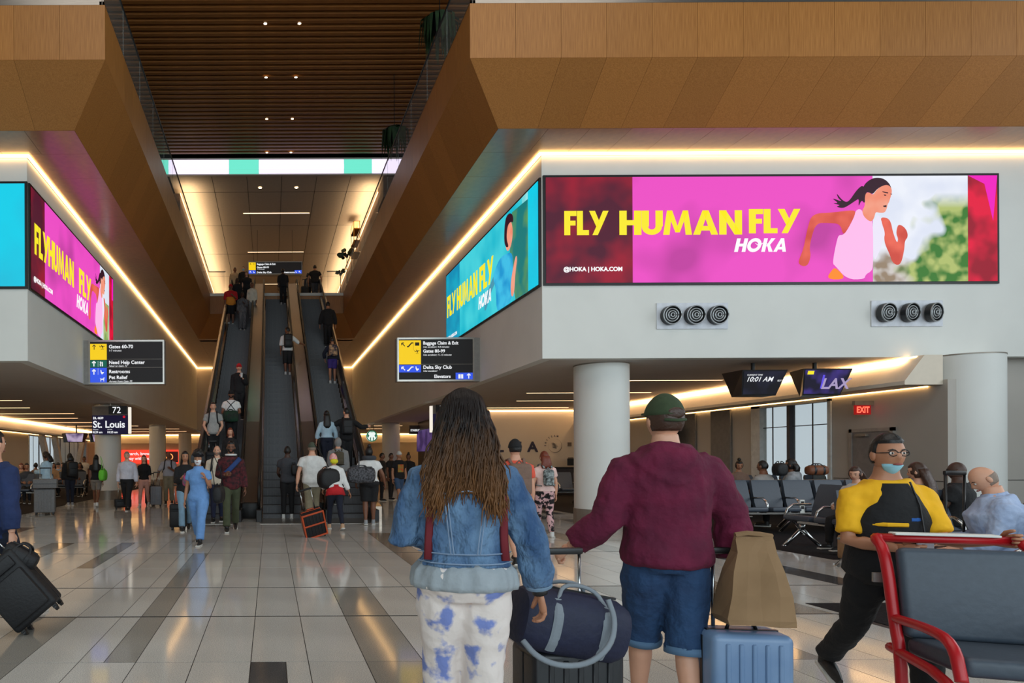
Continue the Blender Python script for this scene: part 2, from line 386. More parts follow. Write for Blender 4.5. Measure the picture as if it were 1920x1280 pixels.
# ---- columns
def column(x, y, r, label, base=.36, rz=0):
    e = empty('column', (x, y, 0), label=label, cat='column')
    MB().cyl((0, 0, base), (0, 0, ZB), r, n=48).build('shaft', COLM, e, 'angle')
    MB().cyl((0, 0, 0), (0, 0, base), r + .012, n=48).build('base_band', COLB, e, 'angle')
    MB().cyl((0, 0, ZB - .03), (0, 0, ZB - .005), r + .008, n=48).build('top_ring', COLB, e, 'angle')
column(7.6, 15.5, .58, 'round white column right of the long haired woman')
column(14.8, 14.42, .64, 'broad round column at the right edge behind the bald man')
column(-6.3, 26.2, .5, 'white round column under the St. Louis gate screen')
column(-6.85, 41, .5, 'round column in front of the red advertising screen')
column(-6.7, 53, .5, 'farthest small round column left of the escalators')
column(7.15, 40, .52, 'round column behind the round green coffee sign')
# ---- linear ceiling lights
def linear(x0, x1, y, label, z=ZB):
    e = empty('linear_light', ((x0 + x1) / 2, y, z), label=label, cat='light', group='linear lights in the gate ceilings')
    L_ = x1 - x0
    MB().box(-L_ / 2, -.035, -.012, L_ / 2, .035, 0).build('diffuser', LIGHT_W2, e)
    q = MB().box(-L_ / 2 - .02, -.055, -.008, L_ / 2 + .02, -.035, 0).box(-L_ / 2 - .02, .035, -.008, L_ / 2 + .02, .055, 0); q.build('trim_frame', COLB, e)
ords = ['first', 'second', 'third', 'fourth', 'fifth', 'sixth', 'seventh', 'eighth', 'ninth', 'tenth']
for i, (x0, x1, y) in enumerate([(-13, -8.8, 23.9), (-13, -9.7, 27.2), (-13, -8.9, 30.6), (-13, -9.7, 34), (-13, -8.5, 37.8), (-12.6, -8.2, 41.9), (-12.6, -6.2, 46), (-12.2, -6.2, 50)]):
    linear(x0, x1, y, 'warm linear light in the left gate ceiling, %s row from the front' % ords[i])
for i, (x0, x1, y) in enumerate([(8.4, 12.46, 18.6), (8.37, 12.4, 22), (9.14, 12.9, 25), (9.1, 12.5, 28.3), (6.6, 8.4, 43), (6.6, 8.4, 47)]):
    linear(x0, x1, y, 'warm linear light in the right gate ceiling, %s row from the front' % ords[i])
tag(MB().box(6.2, 55.8, 3.55, 18, 55.9, 3.62).build('cove_light', LIGHT_W), 'warm strip along the far wall behind the coffee sign', 'light')
tag(MB().box(-17, 55.8, 3.55, -5.5, 55.9, 3.62).build('cove_light', LIGHT_W), 'warm strip along the far wall above the red screen', 'light')
tag(MB().box(8.8, 29.45, 3.56, 14, 29.52, 3.62).build('cove_light', LIGHT_W2), 'warm strip along the top of the lettered airline wall', 'light')
# ---- upper slab, wood fascia, soffit
UX0, UX1, UY0, UY1 = -2.98, 3.67, 12.3, 33.7      # well edges at the upper slab
SX0, SX1, SY0, SY1 = -3.86, 4.55, 13.4, 36.5      # well edges at the soffit
ZS, ZM, ZU = 8.05, 8.8, 9.8
slab = MB().box(UX1 + .12, UY0 + .12, ZM + .1, 20, 58, ZU - .02).box(-18, UY0 + .12, ZM + .1, UX0 - .12, 58, ZU - .02).box(UX0 - .12, UY1 + .1, ZM + .1, UX1 + .12, 58, ZU - .02)
st('floor_upper', slab, mat('upper_floor', (150, 144, 136), rough=.4))
fas = empty('trim_2', kind='structure')
def quadpanel(a, b, c, d, parent, m, t=.04, name='panel', inset=.004):
    """a,b bottom edge, c,d top edge (a-d, b-c vertical sides); thickness away from the front"""
    a, b, c, d = map(V, (a, b, c, d)); cen = (a + b + c + d) / 4
    n = (b - a).cross(d - a).normalized()
    p = [q + (cen - q).normalized() * inset for q in (a, b, c, d)]
    p = [q - cen for q in p]
    o = MB().slab(p, -n, t).build(name, m, parent); o.location = cen; return o
pp = .83
nR = 19
for i in range(nR):
    x0, x1 = UX1 + i * pp, UX1 + (i + 1) * pp
    quadpanel((x0, UY0, ZM), (x1, UY0, ZM), (x1, UY0, ZU), (x0, UY0, ZU), fas, WOOD)
    if i == 0: x1 = x0 + 2 * pp
    if i == 1: continue
    quadpanel((x0 if i else SX1, SY0, ZS), (x1, SY0, ZS), (x1, UY0, ZM), (x0, UY0, ZM), fas, WOOD)
for i in range(14):
    x1, x0 = UX0 - i * pp, UX0 - (i + 1) * pp
    quadpanel((x0, UY0, ZM), (x1, UY0, ZM), (x1, UY0, ZU), (x0, UY0, ZU), fas, WOOD)
    if i > 1: quadpanel((x0, SY0, ZS), (x1, SY0, ZS), (x1, UY0, ZM), (x0, UY0, ZM), fas, WOOD)
    elif i == 0: quadpanel((x0 - pp, SY0, ZS), (SX0, SY0, ZS), (UX0, UY0, ZM), (x0 - pp, UY0, ZM), fas, WOOD)
ny = 26
for i in range(ny):
    y0 = UY0 + (UY1 - UY0) * i / ny; y1 = UY0 + (UY1 - UY0) * (i + 1) / ny
    t0 = SY0 + (SY1 - SY0) * i / ny; t1 = SY0 + (SY1 - SY0) * (i + 1) / ny
    quadpanel((UX1, y1, ZM), (UX1, y0, ZM), (UX1, y0, ZU), (UX1, y1, ZU), fas, WOOD)
    quadpanel((SX1, t1, ZS), (SX1, t0, ZS), (UX1, y0, ZM), (UX1, y1, ZM), fas, WOOD)
    quadpanel((UX0, y0, ZM), (UX0, y1, ZM), (UX0, y1, ZU), (UX0, y0, ZU), fas, WOOD)
    quadpanel((SX0, t0, ZS), (SX0, t1, ZS), (UX0, y1, ZM), (UX0, y0, ZM), fas, WOOD)
for i in range(8):
    x0 = UX0 + (UX1 - UX0) * i / 8; x1 = UX0 + (UX1 - UX0) * (i + 1) / 8
    a0 = SX0 + (SX1 - SX0) * i / 8; a1 = SX0 + (SX1 - SX0) * (i + 1) / 8
    quadpanel((x0, UY1, ZM), (x1, UY1, ZM), (x1, UY1, ZU - .12), (x0, UY1, ZU - .12), fas, WOOD)
    quadpanel((a0, SY1, ZS), (a1, SY1, ZS), (x1, UY1, ZM), (x0, UY1, ZM), fas, WOOD)
MB().box(UX0, UY1 - .03, ZU - .12, UX1, UY1 + .1, ZU + .02).build('edge_strip', WHITE, fas)
# soffit panels (z = ZS)
sof = empty('ceiling_soffit', kind='structure')
def hp(x0, y0, x1, y1):
    o = MB().box(-(x1 - x0) / 2 + .003, -(y1 - y0) / 2 + .003, 0, (x1 - x0) / 2 - .003, (y1 - y0) / 2 - .003, .03).build('panel', WOODS, sof); o.location = ((x0 + x1) / 2, (y0 + y1) / 2, ZS)
for i in range(19): hp(UX1 + 1.05 + i * pp if i else SX1, SY0, UX1 + 1.05 + (i + 1) * pp, YF - .07)
for i in range(14): hp(UX0 - 1.05 - (i + 1) * pp, SY0, UX0 - 1.05 - i * pp if i else SX0, YF - .07)
yy = YF - .07
while yy < 47.9:
    y1 = min(yy + 1.25, 47.93); hp(SX1, yy, XR - .07, y1); hp(XL + .07, yy, SX0, y1)
    if yy > SY1: 
        for j in range(6): hp(SX0 + (SX1 - SX0) * j / 6, yy, SX0 + (SX1 - SX0) * (j + 1) / 6, y1)
    yy = y1
MB().box(SX0, SY1, ZS, SX1, 37.3, ZS + .03).build('infill_strip', WOODS, sof)
st('ceiling_slot', MB().box(XL - .5, YF - .3, ZS + .2, -18, 48.5, ZS + .3).box(XR - .5, YF - .3, ZS + .2, 20, 48.5, ZS + .3).box(XL - .5, YF, ZS + .2, XL + .6, 48.5, ZS + .3).box(XL, 47.5, ZS + .2, XR, 48.5, ZS + .3), BLACKV)
# cove strips along the top of the bulkhead walls
def strip(x0, y0, x1, y1, lab):
    tag(MB().box(x0, y0, ZT - .0, x1, y1, ZT + .055).build('cove_light', LIGHT_W), lab, 'light', 'warm strips round the wood soffit')
strip(XR - .07, YF - .07, 20, YF - .02, 'bright warm strip above the pink running advertisement on the right wall')
strip(XR - .07, YF - .02, XR - .02, 47.9, 'bright warm strip running back above the cyan advertisement')
strip(-16, YF - .07, XL + .07, YF - .02, 'bright warm strip above the plain cyan screen at the left edge')
strip(XL + .02, YF - .02, XL + .07, 47.9, 'bright warm strip running back above the left pink advertisement')
strip(XL + .07, 47.9, XR - .07, 47.95, 'short warm strip on the far wall behind the escalators')
# downlights in soffit
def disc(x, y, z, r, label, m=LIGHT_D, group=None):
    e = empty('downlight', (x, y, z), label=label, cat='light', group=group)
    MB().cyl((0, 0, -.015), (0, 0, 0), r, n=14).build('lens', m, e); MB().tube([(math.cos(t) * r * 1.1, math.sin(t) * r * 1.1, -.01) for t in [k * math.pi / 6 for k in range(13)]], .012, 5).build('trim_ring', BLACKP, e)
# ---- glass rails round the well
rail = empty('glass_balustrade', label='clear glass guard with slim dark rail round the escalator well', cat='railing')
seg = []
for i in range(12):
    y0 = UY0 + (UY1 - UY0) * i / 12; y1 = UY0 + (UY1 - UY0) * (i + 1) / 12 - .02
    for x in (UX0 - .06, UX1 + .04): MB().box(x, y0, ZU + .0, x + .02, y1, ZU + 1.08).build('glass_panel', GLASSM, rail)
for x0, x1, n in ((UX1 + .04, 19, 8), (-15, UX0 - .06, 6)):
    for i in range(n):
        a = x0 + (x1 - x0) * i / n; b = x0 + (x1 - x0) * (i + 1) / n - .02; MB().box(a, UY0 + .03, ZU, b, UY0 + .05, ZU + 1.08).build('glass_panel', GLASSM, rail)
for i, (a, b) in enumerate(((UX0 - .05, -1.9 - .35), (2.86, UX1 + .05))): MB().box(a, UY1, ZU, b, UY1 + .02, ZU + 1.08).build('glass_panel', GLASSM, rail)
TR = [[(UX1 + .05, UY0 + .04, ZU + 1.1), (UX1 + .05, UY1, ZU + 1.1), (2.86, UY1, ZU + 1.1)], [(UX0 - .05, UY0 + .04, ZU + 1.1), (UX0 - .05, UY1, ZU + 1.1), (-2.2, UY1, ZU + 1.1)], [(UX1 + .05, UY0 + .04, ZU + 1.1), (19, UY0 + .04, ZU + 1.1)], [(-15, UY0 + .04, ZU + 1.1), (UX0 - .05, UY0 + .04, ZU + 1.1)]]
for t in TR: MB().tube(t, .022, 8).build('top_rail', BLACKP, rail, 'angle')
MB().box(UX1 + .02, UY0 - .0, ZU, 19, UY0 + .08, ZU + .1).box(-15, UY0, ZU, UX0 - .02, UY0 + .08, ZU + .1).build('base_shoe', STEEL, rail)
MB().box(UX1 + .02, UY0, ZU, UX1 + .1, UY1, ZU + .06).box(UX0 - .1, UY0, ZU, UX0 - .02, UY1, ZU + .06).build('base_shoe', BLACKP, rail)
# ---- slatted upper ceiling and lower white ceiling beyond
ZC2 = 14.72
sl = empty('ceiling_slatted', kind='structure')
st('ceiling_roof', MB().box(-22, -14, 15.1, 22, 60, 15.3), BLACKV)
slm = MB().box(-10.5, -.07, 0, 11.5, .07, .22).mesh('slat', SLAT)
y = 6.0
while y < 29.4: inst(slm, 'slat', sl, (0, y, ZC2)); y += .3
slm2 = MB().box(-10.5, -.15, .22, 11.5, .15, .24)
MB().box(-12, -13, ZC2 + .26, 12, 29.5, ZC2 + .3).build('backing', BLACKV, sl)
band = empty('light_band', (CX, 29.55, 14.3), label='wide lavender and teal light band across the end of the slatted ceiling', cat='light')
LAV = emit('band_lavender', (238, 226, 252), 1.3); TEAL = emit('band_teal', (110, 226, 200), 1.1)
xa = -4.9
for x1, m in ((-4.4, TEAL), (-1.75, LAV), (-.45, TEAL), (3.28, LAV), (4.5, TEAL), (6.2, LAV)):
    for k, (z0, z1) in enumerate(((-.27, -.1), (-.08, .12), (.14, .33))):
        MB().box(xa - CX, -.02 - .03 * (k == 1), z0, x1 - CX - .01, .02, z1).build('band_segment', m, band)
    xa = x1
MB().box(-5.3, .02, -.32, 6, .18, .42).build('band_housing', CEIL, band)
st('ceiling_upper', MB().box(-4.4, 29.75, 14.0, 5.2, 57, 14.1), mat('upper_ceiling_paint', (196, 182, 166), rough=.8, var=.03))
st('wall_upper_right', MB().box(5.0, 31, ZU, 5.3, 57, 13.75).box(5.0, 29.6, 13.0, 8, 31, 13.9), mat('upper_wall_brown', (92, 70, 54), rough=.6))
st('wall_upper_left', MB().box(-4.4, 31, ZU, -4.1, 57, 13.75), MATS['upper_wall_brown'])
st('wall_upper_back', MB().box(-18, 57, ZU, 20, 57.2, 15), WHITE2)
st('wall_hall_right', MB().box(19.6, -14, 0, 19.8, 15, 3).box(19.6, 12, 4.0, 19.8, 58, 15.1), GREYW)
st('wall_hall_left', MB().box(-16.2, -14, 0, -16, 30, 15.1).box(-16.2, 30, 4.05, -16, 58, 15.1), WHITE2)
tag(MB().box(4.97, 31, 13.755, 5.0, 56, 13.775).build('cove_light', LIGHT_W), 'warm strip along the right edge of the upper ceiling', 'light')
tag(MB().box(-4.1, 31, 13.755, -4.07, 56, 13.775).build('cove_light', LIGHT_W), 'warm strip along the left edge of the upper ceiling', 'light')
sm = MB()
for x in (-2.55, -1.0, .55, 2.1, 3.6): sm.box(x, 29.8, 13.994, x + .02, 57, 14.0)
for yv in (31.5, 36, 41, 46, 51): sm.box(-4.1, yv, 13.994, 5, yv + .02, 14.0)
sm.build('panel_joint', MATS['joint_dark'], bpy.data.objects['ceiling_upper'])
for i, (x0, x1, yv) in enumerate(((-1.32, 2.03, 34.2), (-1.3, 2.05, 40.6), (-1.3, 2.05, 48))):
    linear(x0, x1, yv, 'linear light in the pale upper ceiling, %s row from the front' % ords[i], 14.0)
for i, (px1, px2, py) in enumerate(((501, 565, 43), (502, 558, 144), (503, 551, 222), (503, 548, 285))):
    d = (ZC2 - CH) * FPX / (VY - py)
    for sd, px in (('left', px1), ('right', px2)):
        disc((px - VX) / FPX * d, d, ZC2 - .005, .055, '%s small downlight of the %s pair in the dark slatted ceiling' % (sd, ords[i]), LIGHT_D)
for sd, px in (('left', 490), ('right', 558)):
    d = 12.5 * FPX / (VY - 351); disc((px - VX) / FPX * d, d, 13.99, .08, '%s downlight in the pale upper ceiling near the light band' % sd, LIGHT_D)
# ================================================================== LED ADVERTISEMENTS
def glyph(ch):
    """bold letter as convex polygons, unit height; returns (width, polys)"""
    s = .265
    def q(*p): return list(p)
    if ch == 'F': return .56, [q((0, 0), (s, 0), (s, 1), (0, 1)), q((s, .79), (.54, .79), (.54, 1), (s, 1)), q((s, .4), (.5, .4), (.5, .6), (s, .6))]
    if ch == 'L': return .54, [q((0, 0), (s, 0), (s, 1), (0, 1)), q((s, 0), (.53, 0), (.53, .21), (s, .21))]
    if ch == 'H': return .78, [q((0, 0), (s, 0), (s, 1), (0, 1)), q((.53, 0), (.53 + s, 0), (.53 + s, 1), (.53, 1)), q((s, .4), (.53, .4), (.53, .61), (s, .61))]
    if ch == 'Y': return .82, [q((.14, 0), (.38, 0), (.6, .45), (.36, .45)), q((.36, .45), (.6, .45), (.86, 1), (.61, 1)), q((0, 1), (.26, 1), (.46, .55), (.36, .3), (.3, .38))]
    if ch == 'U':
        out = [q((0, .35), (s, .35), (s, 1), (0, 1)), q((.5, .35), (.5 + s, .35), (.5 + s, 1), (.5, 1))]
        c = (.3675, .35); n = 10
        for k in range(n):
            a, b = math.pi + math.pi * k / n, math.pi + math.pi * (k + 1) / n
            out.append(q((c[0] + math.cos(a) * .3675, c[1] + math.sin(a) * .35), (c[0] + math.cos(b) * .3675, c[1] + math.sin(b) * .35), (c[0] + math.cos(b) * .1325, c[1] + math.sin(b) * .13), (c[0] + math.cos(a) * .1325, c[1] + math.sin(a) * .13)))
        return .755, out
    if ch == 'M': return 1.06, [q((0, 0), (.23, 0), (.33, 1), (.14, 1)), q((.81, 0), (1.04, 0), (.9, 1), (.71, 1)), q((.14, 1), (.33, 1), (.6, .1), (.44, .1)), q((.44, .1), (.6, .1), (.9, 1), (.71, 1))]
    if ch == 'A': return .92, [q((0, 0), (.25, 0), (.56, 1), (.34, 1)), q((.65, 0), (.9, 0), (.56, 1), (.34, 1)), q((.2, .17), (.7, .17), (.64, .36), (.26, .36))]
    if ch == 'N': return .83, [q((0, 0), (s, 0), (s, 1), (0, 1)), q((.56, 0), (.56 + s, 0), (.56 + s, 1), (.56, 1)), q((0, 1), (.24, 1), (.56 + s, 0), (.55, 0))]
    if ch == 'K': return .8, [q((0, 0), (s, 0), (s, 1), (0, 1)), q((s, .42), (.5, 1), (.8, 1), (s + .16, .36)), q((s, .62), (s + .2, .6), (.82, 0), (.52, 0))]
    if ch == 'O':
        out = []; n = 20
        for k in range(n):
            a, b = 2 * math.pi * k / n, 2 * math.pi * (k + 1) / n
            out.append(q((.5 + math.cos(a) * .5, .5 + math.sin(a) * .52), (.5 + math.cos(b) * .5, .5 + math.sin(b) * .52), (.5 + math.cos(b) * .26, .5 + math.sin(b) * .27), (.5 + math.cos(a) * .26, .5 + math.sin(a) * .27)))
        return 1.04, out
    return .2, []
class Screen:
    """flat LED wall: u to the right, v up, on a wall plane"""
    def __init__(s, org, ud, w, h, label):
        s.o = V(org); s.u = V(ud); s.n = s.u.cross(V((0, 0, 1))); s.w, s.h = w, h; s.lay = 0
        s.root = empty('led_screen', org, label=label, cat='screen')
        s.root.location = s.o
        m = MB(); a = s.P(-.05, -.05, -.01) - s.o
        m.slab([s.P(x, y, -.03) - s.o for x, y in ((-.05, -.05), (w + .05, -.05), (w + .05, h + .05), (-.05, h + .05))], s.n, .05); m.build('housing', BLACKP, s.root)
    def P(s, x, y, l=0): return s.o + s.u * x + V((0, 0, y)) + s.n * l
    def poly(s, pts, m, name='picture', lay=None):
        s.lay += 1; l = .025 + .0012 * (lay if lay is not None else s.lay)
        mb = MB(); mb.add([s.P(max(0, min(s.w, x)), max(0, min(s.h, y)), l) - s.o for x, y in pts], [tuple(range(len(pts)))])
        return mb.build(name, m, s.root)
    def rect(s, x0, x1, m, y0=0, y1=None, name='picture'): return s.poly([(x0, y0), (x1, y0), (x1, s.h if y1 is None else y1), (x0, s.h if y1 is None else y1)], m, name)
    def word(s, txt, x, y, h, wd, m, name='lettering', shear=0, gap=.05):
        s.lay += 1; l = .025 + .0012 * s.lay; cur = 0; tot = []
        for ch in txt:
            gw, ps = glyph(ch); tot.append((cur, ps)); cur += gw + gap
        k = wd / cur; mb = MB()
        for c, ps in tot:
            for p in ps: mb.add([s.P(x + (c + a + shear * b) * k, y + b * h, l) - s.o for a, b in p], [tuple(range(len(p)))])
        return mb.build(name, m, s.root)
    def txt(s, t, x, y, size, m, **k): s.lay += 1; return text(t, size, s.P(x, y), s.u, (0, 0, 1), m, s.root, lift=.025 + .0012 * s.lay, **k)
E = 1.0
def park():
    """blurred park scene: pale sky, tan shrubs low, green tree to the right (object x = along the screen, z = up)"""
    m = emit('ad_park', (228, 234, 246), E); n = m.node_tree.nodes; L = m.node_tree.links; b = n['Principled BSDF']
    tc = n.new('ShaderNodeTexCoord'); sp = n.new('ShaderNodeSeparateXYZ'); L.new(tc.outputs['Object'], sp.inputs[0])
    def math_(op, a, b_, c=0):
        q = n.new('ShaderNodeMath'); q.operation = op
        for i, v in enumerate((a, b_, c)):
            if hasattr(v, 'links'): L.new(v, q.inputs[i])
            else: q.inputs[i].default_value = v
        return q.outputs[0]
    def noise(sc): q = n.new('ShaderNodeTexNoise'); q.inputs['Scale'].default_value = sc; q.inputs['Detail'].default_value = 1.5; L.new(tc.outputs['Object'], q.inputs['Vector']); return q.outputs[0]
    def ramp(v, c0, c1, p0=.4, p1=.6):
        q = n.new('ShaderNodeValToRGB'); q.color_ramp.elements[0].position = p0; q.color_ramp.elements[1].position = p1; q.color_ramp.elements[0].color = (*lin(c0), 1); q.color_ramp.elements[1].color = (*lin(c1), 1); L.new(v, q.inputs[0]); return q.outputs[0]
    def mix(f, a, b_): q = n.new('ShaderNodeMix'); q.data_type = 'RGBA'; q.clamp_factor = True; L.new(f, q.inputs[0]); L.new(a, q.inputs[6]); L.new(b_, q.inputs[7]); return q.outputs[2]
    X, Z = sp.outputs['X'], sp.outputs['Z']; n1 = noise(1.6); n2 = noise(3.4)
    sky = ramp(n1, (222, 228, 244), (236, 240, 250)); tan = ramp(n2, (150, 130, 108), (206, 200, 196), .42, .56); grn = ramp(n2, (58, 120, 44), (176, 190, 110), .42, .6)
    f1 = math_('ADD', math_('MULTIPLY', math_('SUBTRACT', .62, Z), 2.2), math_('MULTIPLY', math_('SUBTRACT', n1, .5), 5))
    f2 = math_('ADD', math_('ADD', math_('MULTIPLY', math_('SUBTRACT', X, 8.15), 3.0), math_('MULTIPLY', math_('SUBTRACT', 1.45, Z), 1.2)), math_('MULTIPLY', math_('SUBTRACT', n1, .5), 6))
    f2 = math_('MINIMUM', f2, math_('MULTIPLY', math_('SUBTRACT', 1.9, Z), 3))
    L.new(mix(f2, mix(f1, sky, tan), grn), b.inputs['Emission Color']); return m
A_BUR = emit('ad_burgundy', (78, 14, 42), E, (150, 14, 44), 1.1, .42, .66)
A_PINK = emit('ad_magenta', (236, 76, 196), E, (192, 60, 160), .55, .52, .72)
A_SKY = emit('ad_sky', (228, 234, 246), E, (214, 224, 240), .5)
A_GRN = emit('ad_foliage', (96, 150, 66), E, (170, 190, 120), 1.7)
A_TAN = emit('ad_tan', (190, 176, 150), E, (208, 202, 196), 1.6)
A_RED = emit('ad_red', (150, 12, 40), E, (226, 14, 60), 1.5)
A_MAG = emit('ad_hot_pink', (240, 20, 190), E)
A_YEL = emit('ad_yellow', (250, 234, 40), E)
A_WHT = emit('ad_white', (252, 250, 252), E)
A_SKIN = emit('ad_skin', (236, 104, 84), E, (206, 74, 60), 1.6)
A_SKIN2 = emit('ad_skin_light', (244, 162, 136), E, (240, 140, 112), 2)
A_HAIR = emit('ad_hair', (48, 14, 34), E)
A_TANK = emit('ad_tank_pink', (253, 188, 236), E); A_TANKW = emit('ad_tank_white', (236, 230, 248), E)
A_ORG = emit('ad_orange', (255, 140, 36), E)
A_CYAN = emit('ad_cyan', (14, 184, 206), E, (66, 208, 220), .7)
A_CYAND = emit('ad_cyan_deep', (10, 140, 180), E, (10, 166, 196), 1.2)
A_CYANL = emit('ad_cyan_light', (150, 226, 228), E, (96, 206, 212), 1.2)
A_TEAL = emit('ad_teal_dark', (16, 120, 120), E, (90, 150, 90), 1.3)
A_SHIRT = emit('ad_blue_shirt', (20, 150, 210), E, (60, 190, 230), 2)
A_BLUE = emit('ad_flat_cyan', (0, 205, 232), E, (20, 190, 220), .6)
RUN = {
 'hair': (A_HAIR, [[(780,185),(735,215),(690,270),(640,345),(600,375),(545,340),(490,265),(510,330),(560,368),(430,320),(520,385),(440,380),(540,405),(480,420),(560,440),(620,410),(700,355),(738,332),(728,430),(765,345),(800,395),(830,260)],
                   [(770,265),(790,180),(860,120),(930,100),(1010,115),(1070,170),(1095,240),(1060,192),(1000,190),(930,230),(885,290),(840,262),(800,270),(795,330),(765,300)]]),
 'face': (A_SKIN2, [[(800,275),(850,262),(885,300),(930,232),(1000,188),(1060,184),(1094,230),(1090,285),(1072,340),(1062,375),(1045,400),(1040,440),(1015,490),(960,492),(915,480),(905,530),(885,575),(850,590),(800,570),(775,520),(770,455),(800,420)]]),
 'arm': (A_SKIN, [[(700,460),(560,470),(400,490),(290,490),(215,530),(190,600),(160,720),(130,880),(80,1000),(75,1050),(130,1080),(180,1060),(210,960),(195,880),(215,760),(270,600),(400,600),(530,610),(560,735),(600,690),(690,520)],
                  [(965,540),(1040,545),(1080,590),(1100,700),(1145,830),(1160,780),(1135,720),(1150,640),(1170,620),(1215,640),(1255,690),(1265,760),(1230,800),(1225,900),(1190,1050),(1140,1070),(1090,1030),(1070,960),(1020,850),(1005,780),(1015,700),(985,620)]]),
 'shorts': (A_ORG, [[(480,1090),(600,1222),(370,1222),(440,1110)]]),
 'tank': (A_TANK, [[(700,455),(765,450),(780,530),(850,590),(885,575),(885,1060),(870,1130),(800,1170),(790,1222),(600,1222),(470,1070),(445,1050),(460,940),(490,800),(510,735),(555,735),(600,690),(680,540)]]),
 'tank_lit': (A_TANKW, [[(885,575),(910,560),(930,510),(965,540),(990,640),(1015,720),(1000,780),(960,900),(885,1060)]]),
 'features': (A_HAIR, [[(985,255),(1050,268),(1048,280),(990,266)], [(1000,290),(1025,292),(1028,306),(1008,304)], [(1065,285),(1090,284),(1088,294)], [(990,415),(1030,408),(1028,432),(1000,430)]]),
}
def chaikin(p, n=2):
    for _ in range(n): p = [q for i in range(len(p)) for q in ((p[i][0] * .75 + p[(i + 1) % len(p)][0] * .25, p[i][1] * .75 + p[(i + 1) % len(p)][1] * .25), (p[i][0] * .25 + p[(i + 1) % len(p)][0] * .75, p[i][1] * .25 + p[(i + 1) % len(p)][1] * .75))]
    return p
def runner(S, f):
    for nm, (m, ps) in RUN.items():
        for p in ps:
            if nm != 'features': p = chaikin(p)
            S.poly([f(a, b) for a, b in p], m, name='picture_' + nm)
# right front screen
S = Screen((5.92, YF - .02, 5.26), (1, 0, 0), 9.66, 2.26, 'huge pink LED advertisement with a running woman and yellow slogan')
def u(px): return (px - 1022) / 844 * 9.66
def v(py): return (534 - py) / 200 * 2.26
S.rect(0, u(1184), A_BUR); S.rect(u(1184), u(1633), A_PINK); S.rect(u(1633), u(1811), park()); S.rect(u(1811), 9.66, A_RED); 
S.poly([(u(1811), v(334)), (u(1842), v(350)), (u(1858), v(420)), (u(1866), v(334))], A_MAG)
def blob_(cx, cy, rx, ry, m, sd, n=22):
    q = random.Random(sd); S.poly([(u(cx + rx * (1 + q.uniform(-.18, .18)) * math.cos(2 * math.pi * k / n)), v(cy + ry * (1 + q.uniform(-.18, .18)) * math.sin(2 * math.pi * k / n))) for k in range(n)], m)
S.lay += 1
S.word('FLY', u(1056), v(444), .52, .93, A_YEL, gap=.0); S.word('HUMAN', u(1159), v(444), .52, 2.64, A_YEL, gap=.02); S.word('FLY', u(1401), v(442), .52, 1.08, A_YEL, gap=.0)
S.word('HOKA', u(1373), v(477), .29, 1.13, A_WHT, shear=.22, gap=.05)
S.poly([(u(1411), v(459.5)), (u(1419), v(464)), (u(1429), v(459)), (u(1420), v(467.5))], A_WHT)
S.txt('@HOKA | HOKA.COM', u(1054), v(512), .125, A_WHT, bold=.005, xs=1.0)
runner(S, lambda a, b: (u(1480 + a / 5.817), v(320 + b / 5.817)))
# left side screen (wall facing +X): u runs away from the camera
S = Screen((XL + .02, 14.6, 5.24), (0, 1, 0), 7.6, 2.2, 'pink LED advertisement seen aslant on the left side wall')
def ys(px, sd=XL): return sd * FPX / (px - VX)
u = lambda px: ys(px) - 14.6
S.rect(0, u(82), A_BUR); S.rect(u(82), u(186), A_PINK); S.rect(u(186), u(203), A_SKY); S.rect(u(203), 7.6, A_RED); S.rect(u(208), 7.6, A_MAG, 1.5)
S.rect(u(192), u(202), A_GRN, .0, 1.2)
S.word('FLY', u(62), .80, .68, .95, A_YEL, gap=0); S.word('HUMAN', u(88), .8, .68, 2.05, A_YEL, gap=.02); S.word('FLY', u(146), .8, .68, 1.2, A_YEL, gap=0)
S.word('HOKA', u(141), .36, .36, 1.15, A_WHT, shear=.2); S.txt('@HOKA | HOKA.COM', u(60), .2, .14, A_WHT, bold=.006, xs=.9)
runner(S, lambda a, b: (u(163) + (a - 75) / 1190 * (u(200) - u(163)), 2.2 - (b - 72) / 1150 * 2.2))
# left front plain cyan screen
S = Screen((-15.2, YF - .02, 5.24), (1, 0, 0), 15.2 + XL - .04, 2.2, 'plain cyan LED screen cut by the left edge of the picture')
S.rect(0, S.w, A_BLUE)
# right side cyan screen: u runs toward the camera
S = Screen((XR - .02, 22.2, 5.26), (0, -1, 0), 7.62, 2.24, 'cyan LED advertisement with a running man on the right side wall')
u = lambda px: 22.2 - ys(px, XR)
def uv(px, py): d = ys(px, XR); return 22.2 - d, CH + (VY - py) * d / FPX - 5.26
c7 = lambda a, b: uv(700 + a / 2.133, 300 + b / 2.133)
S.rect(0, u(866), A_CYAND); S.rect(u(866), u(996), A_CYAN); S.rect(u(996), S.w, A_BLUE); S.rect(u(985), u(996), A_CYANL)
S.poly([uv(966, 400), uv(996, 375), uv(996, 550), uv(972, 566), uv(960, 500)], A_TEAL)
S.poly([c7(*p) for p in chaikin(((500, 450), (478, 500), (455, 570), (455, 610), (463, 600), (482, 530), (506, 480)))], emit('ad_arm_cyan', (70, 150, 176), E), 'picture_arm')
S.word('FLY', .13, .84, .68, 1.0, A_YEL, gap=0); S.word('HUMAN', 1.28, .84, .68, 2.1, A_YEL, gap=.02); S.word('FLY', 3.55, .84, .68, 1.15, A_YEL, gap=0)
S.word('HOKA', u(902), .38, .34, 1.1, A_WHT, shear=.2); S.txt('@HOKA | HOKA.COM', .1, .12, .13, A_WHT, bold=.005, xs=.9)
S.poly([c7(*p) for p in chaikin(((500, 440), (520, 395), (545, 378), (570, 372), (572, 440), (575, 520), (560, 570), (540, 600), (505, 620), (503, 520), (490, 470)))], A_SHIRT, 'picture_shirt')
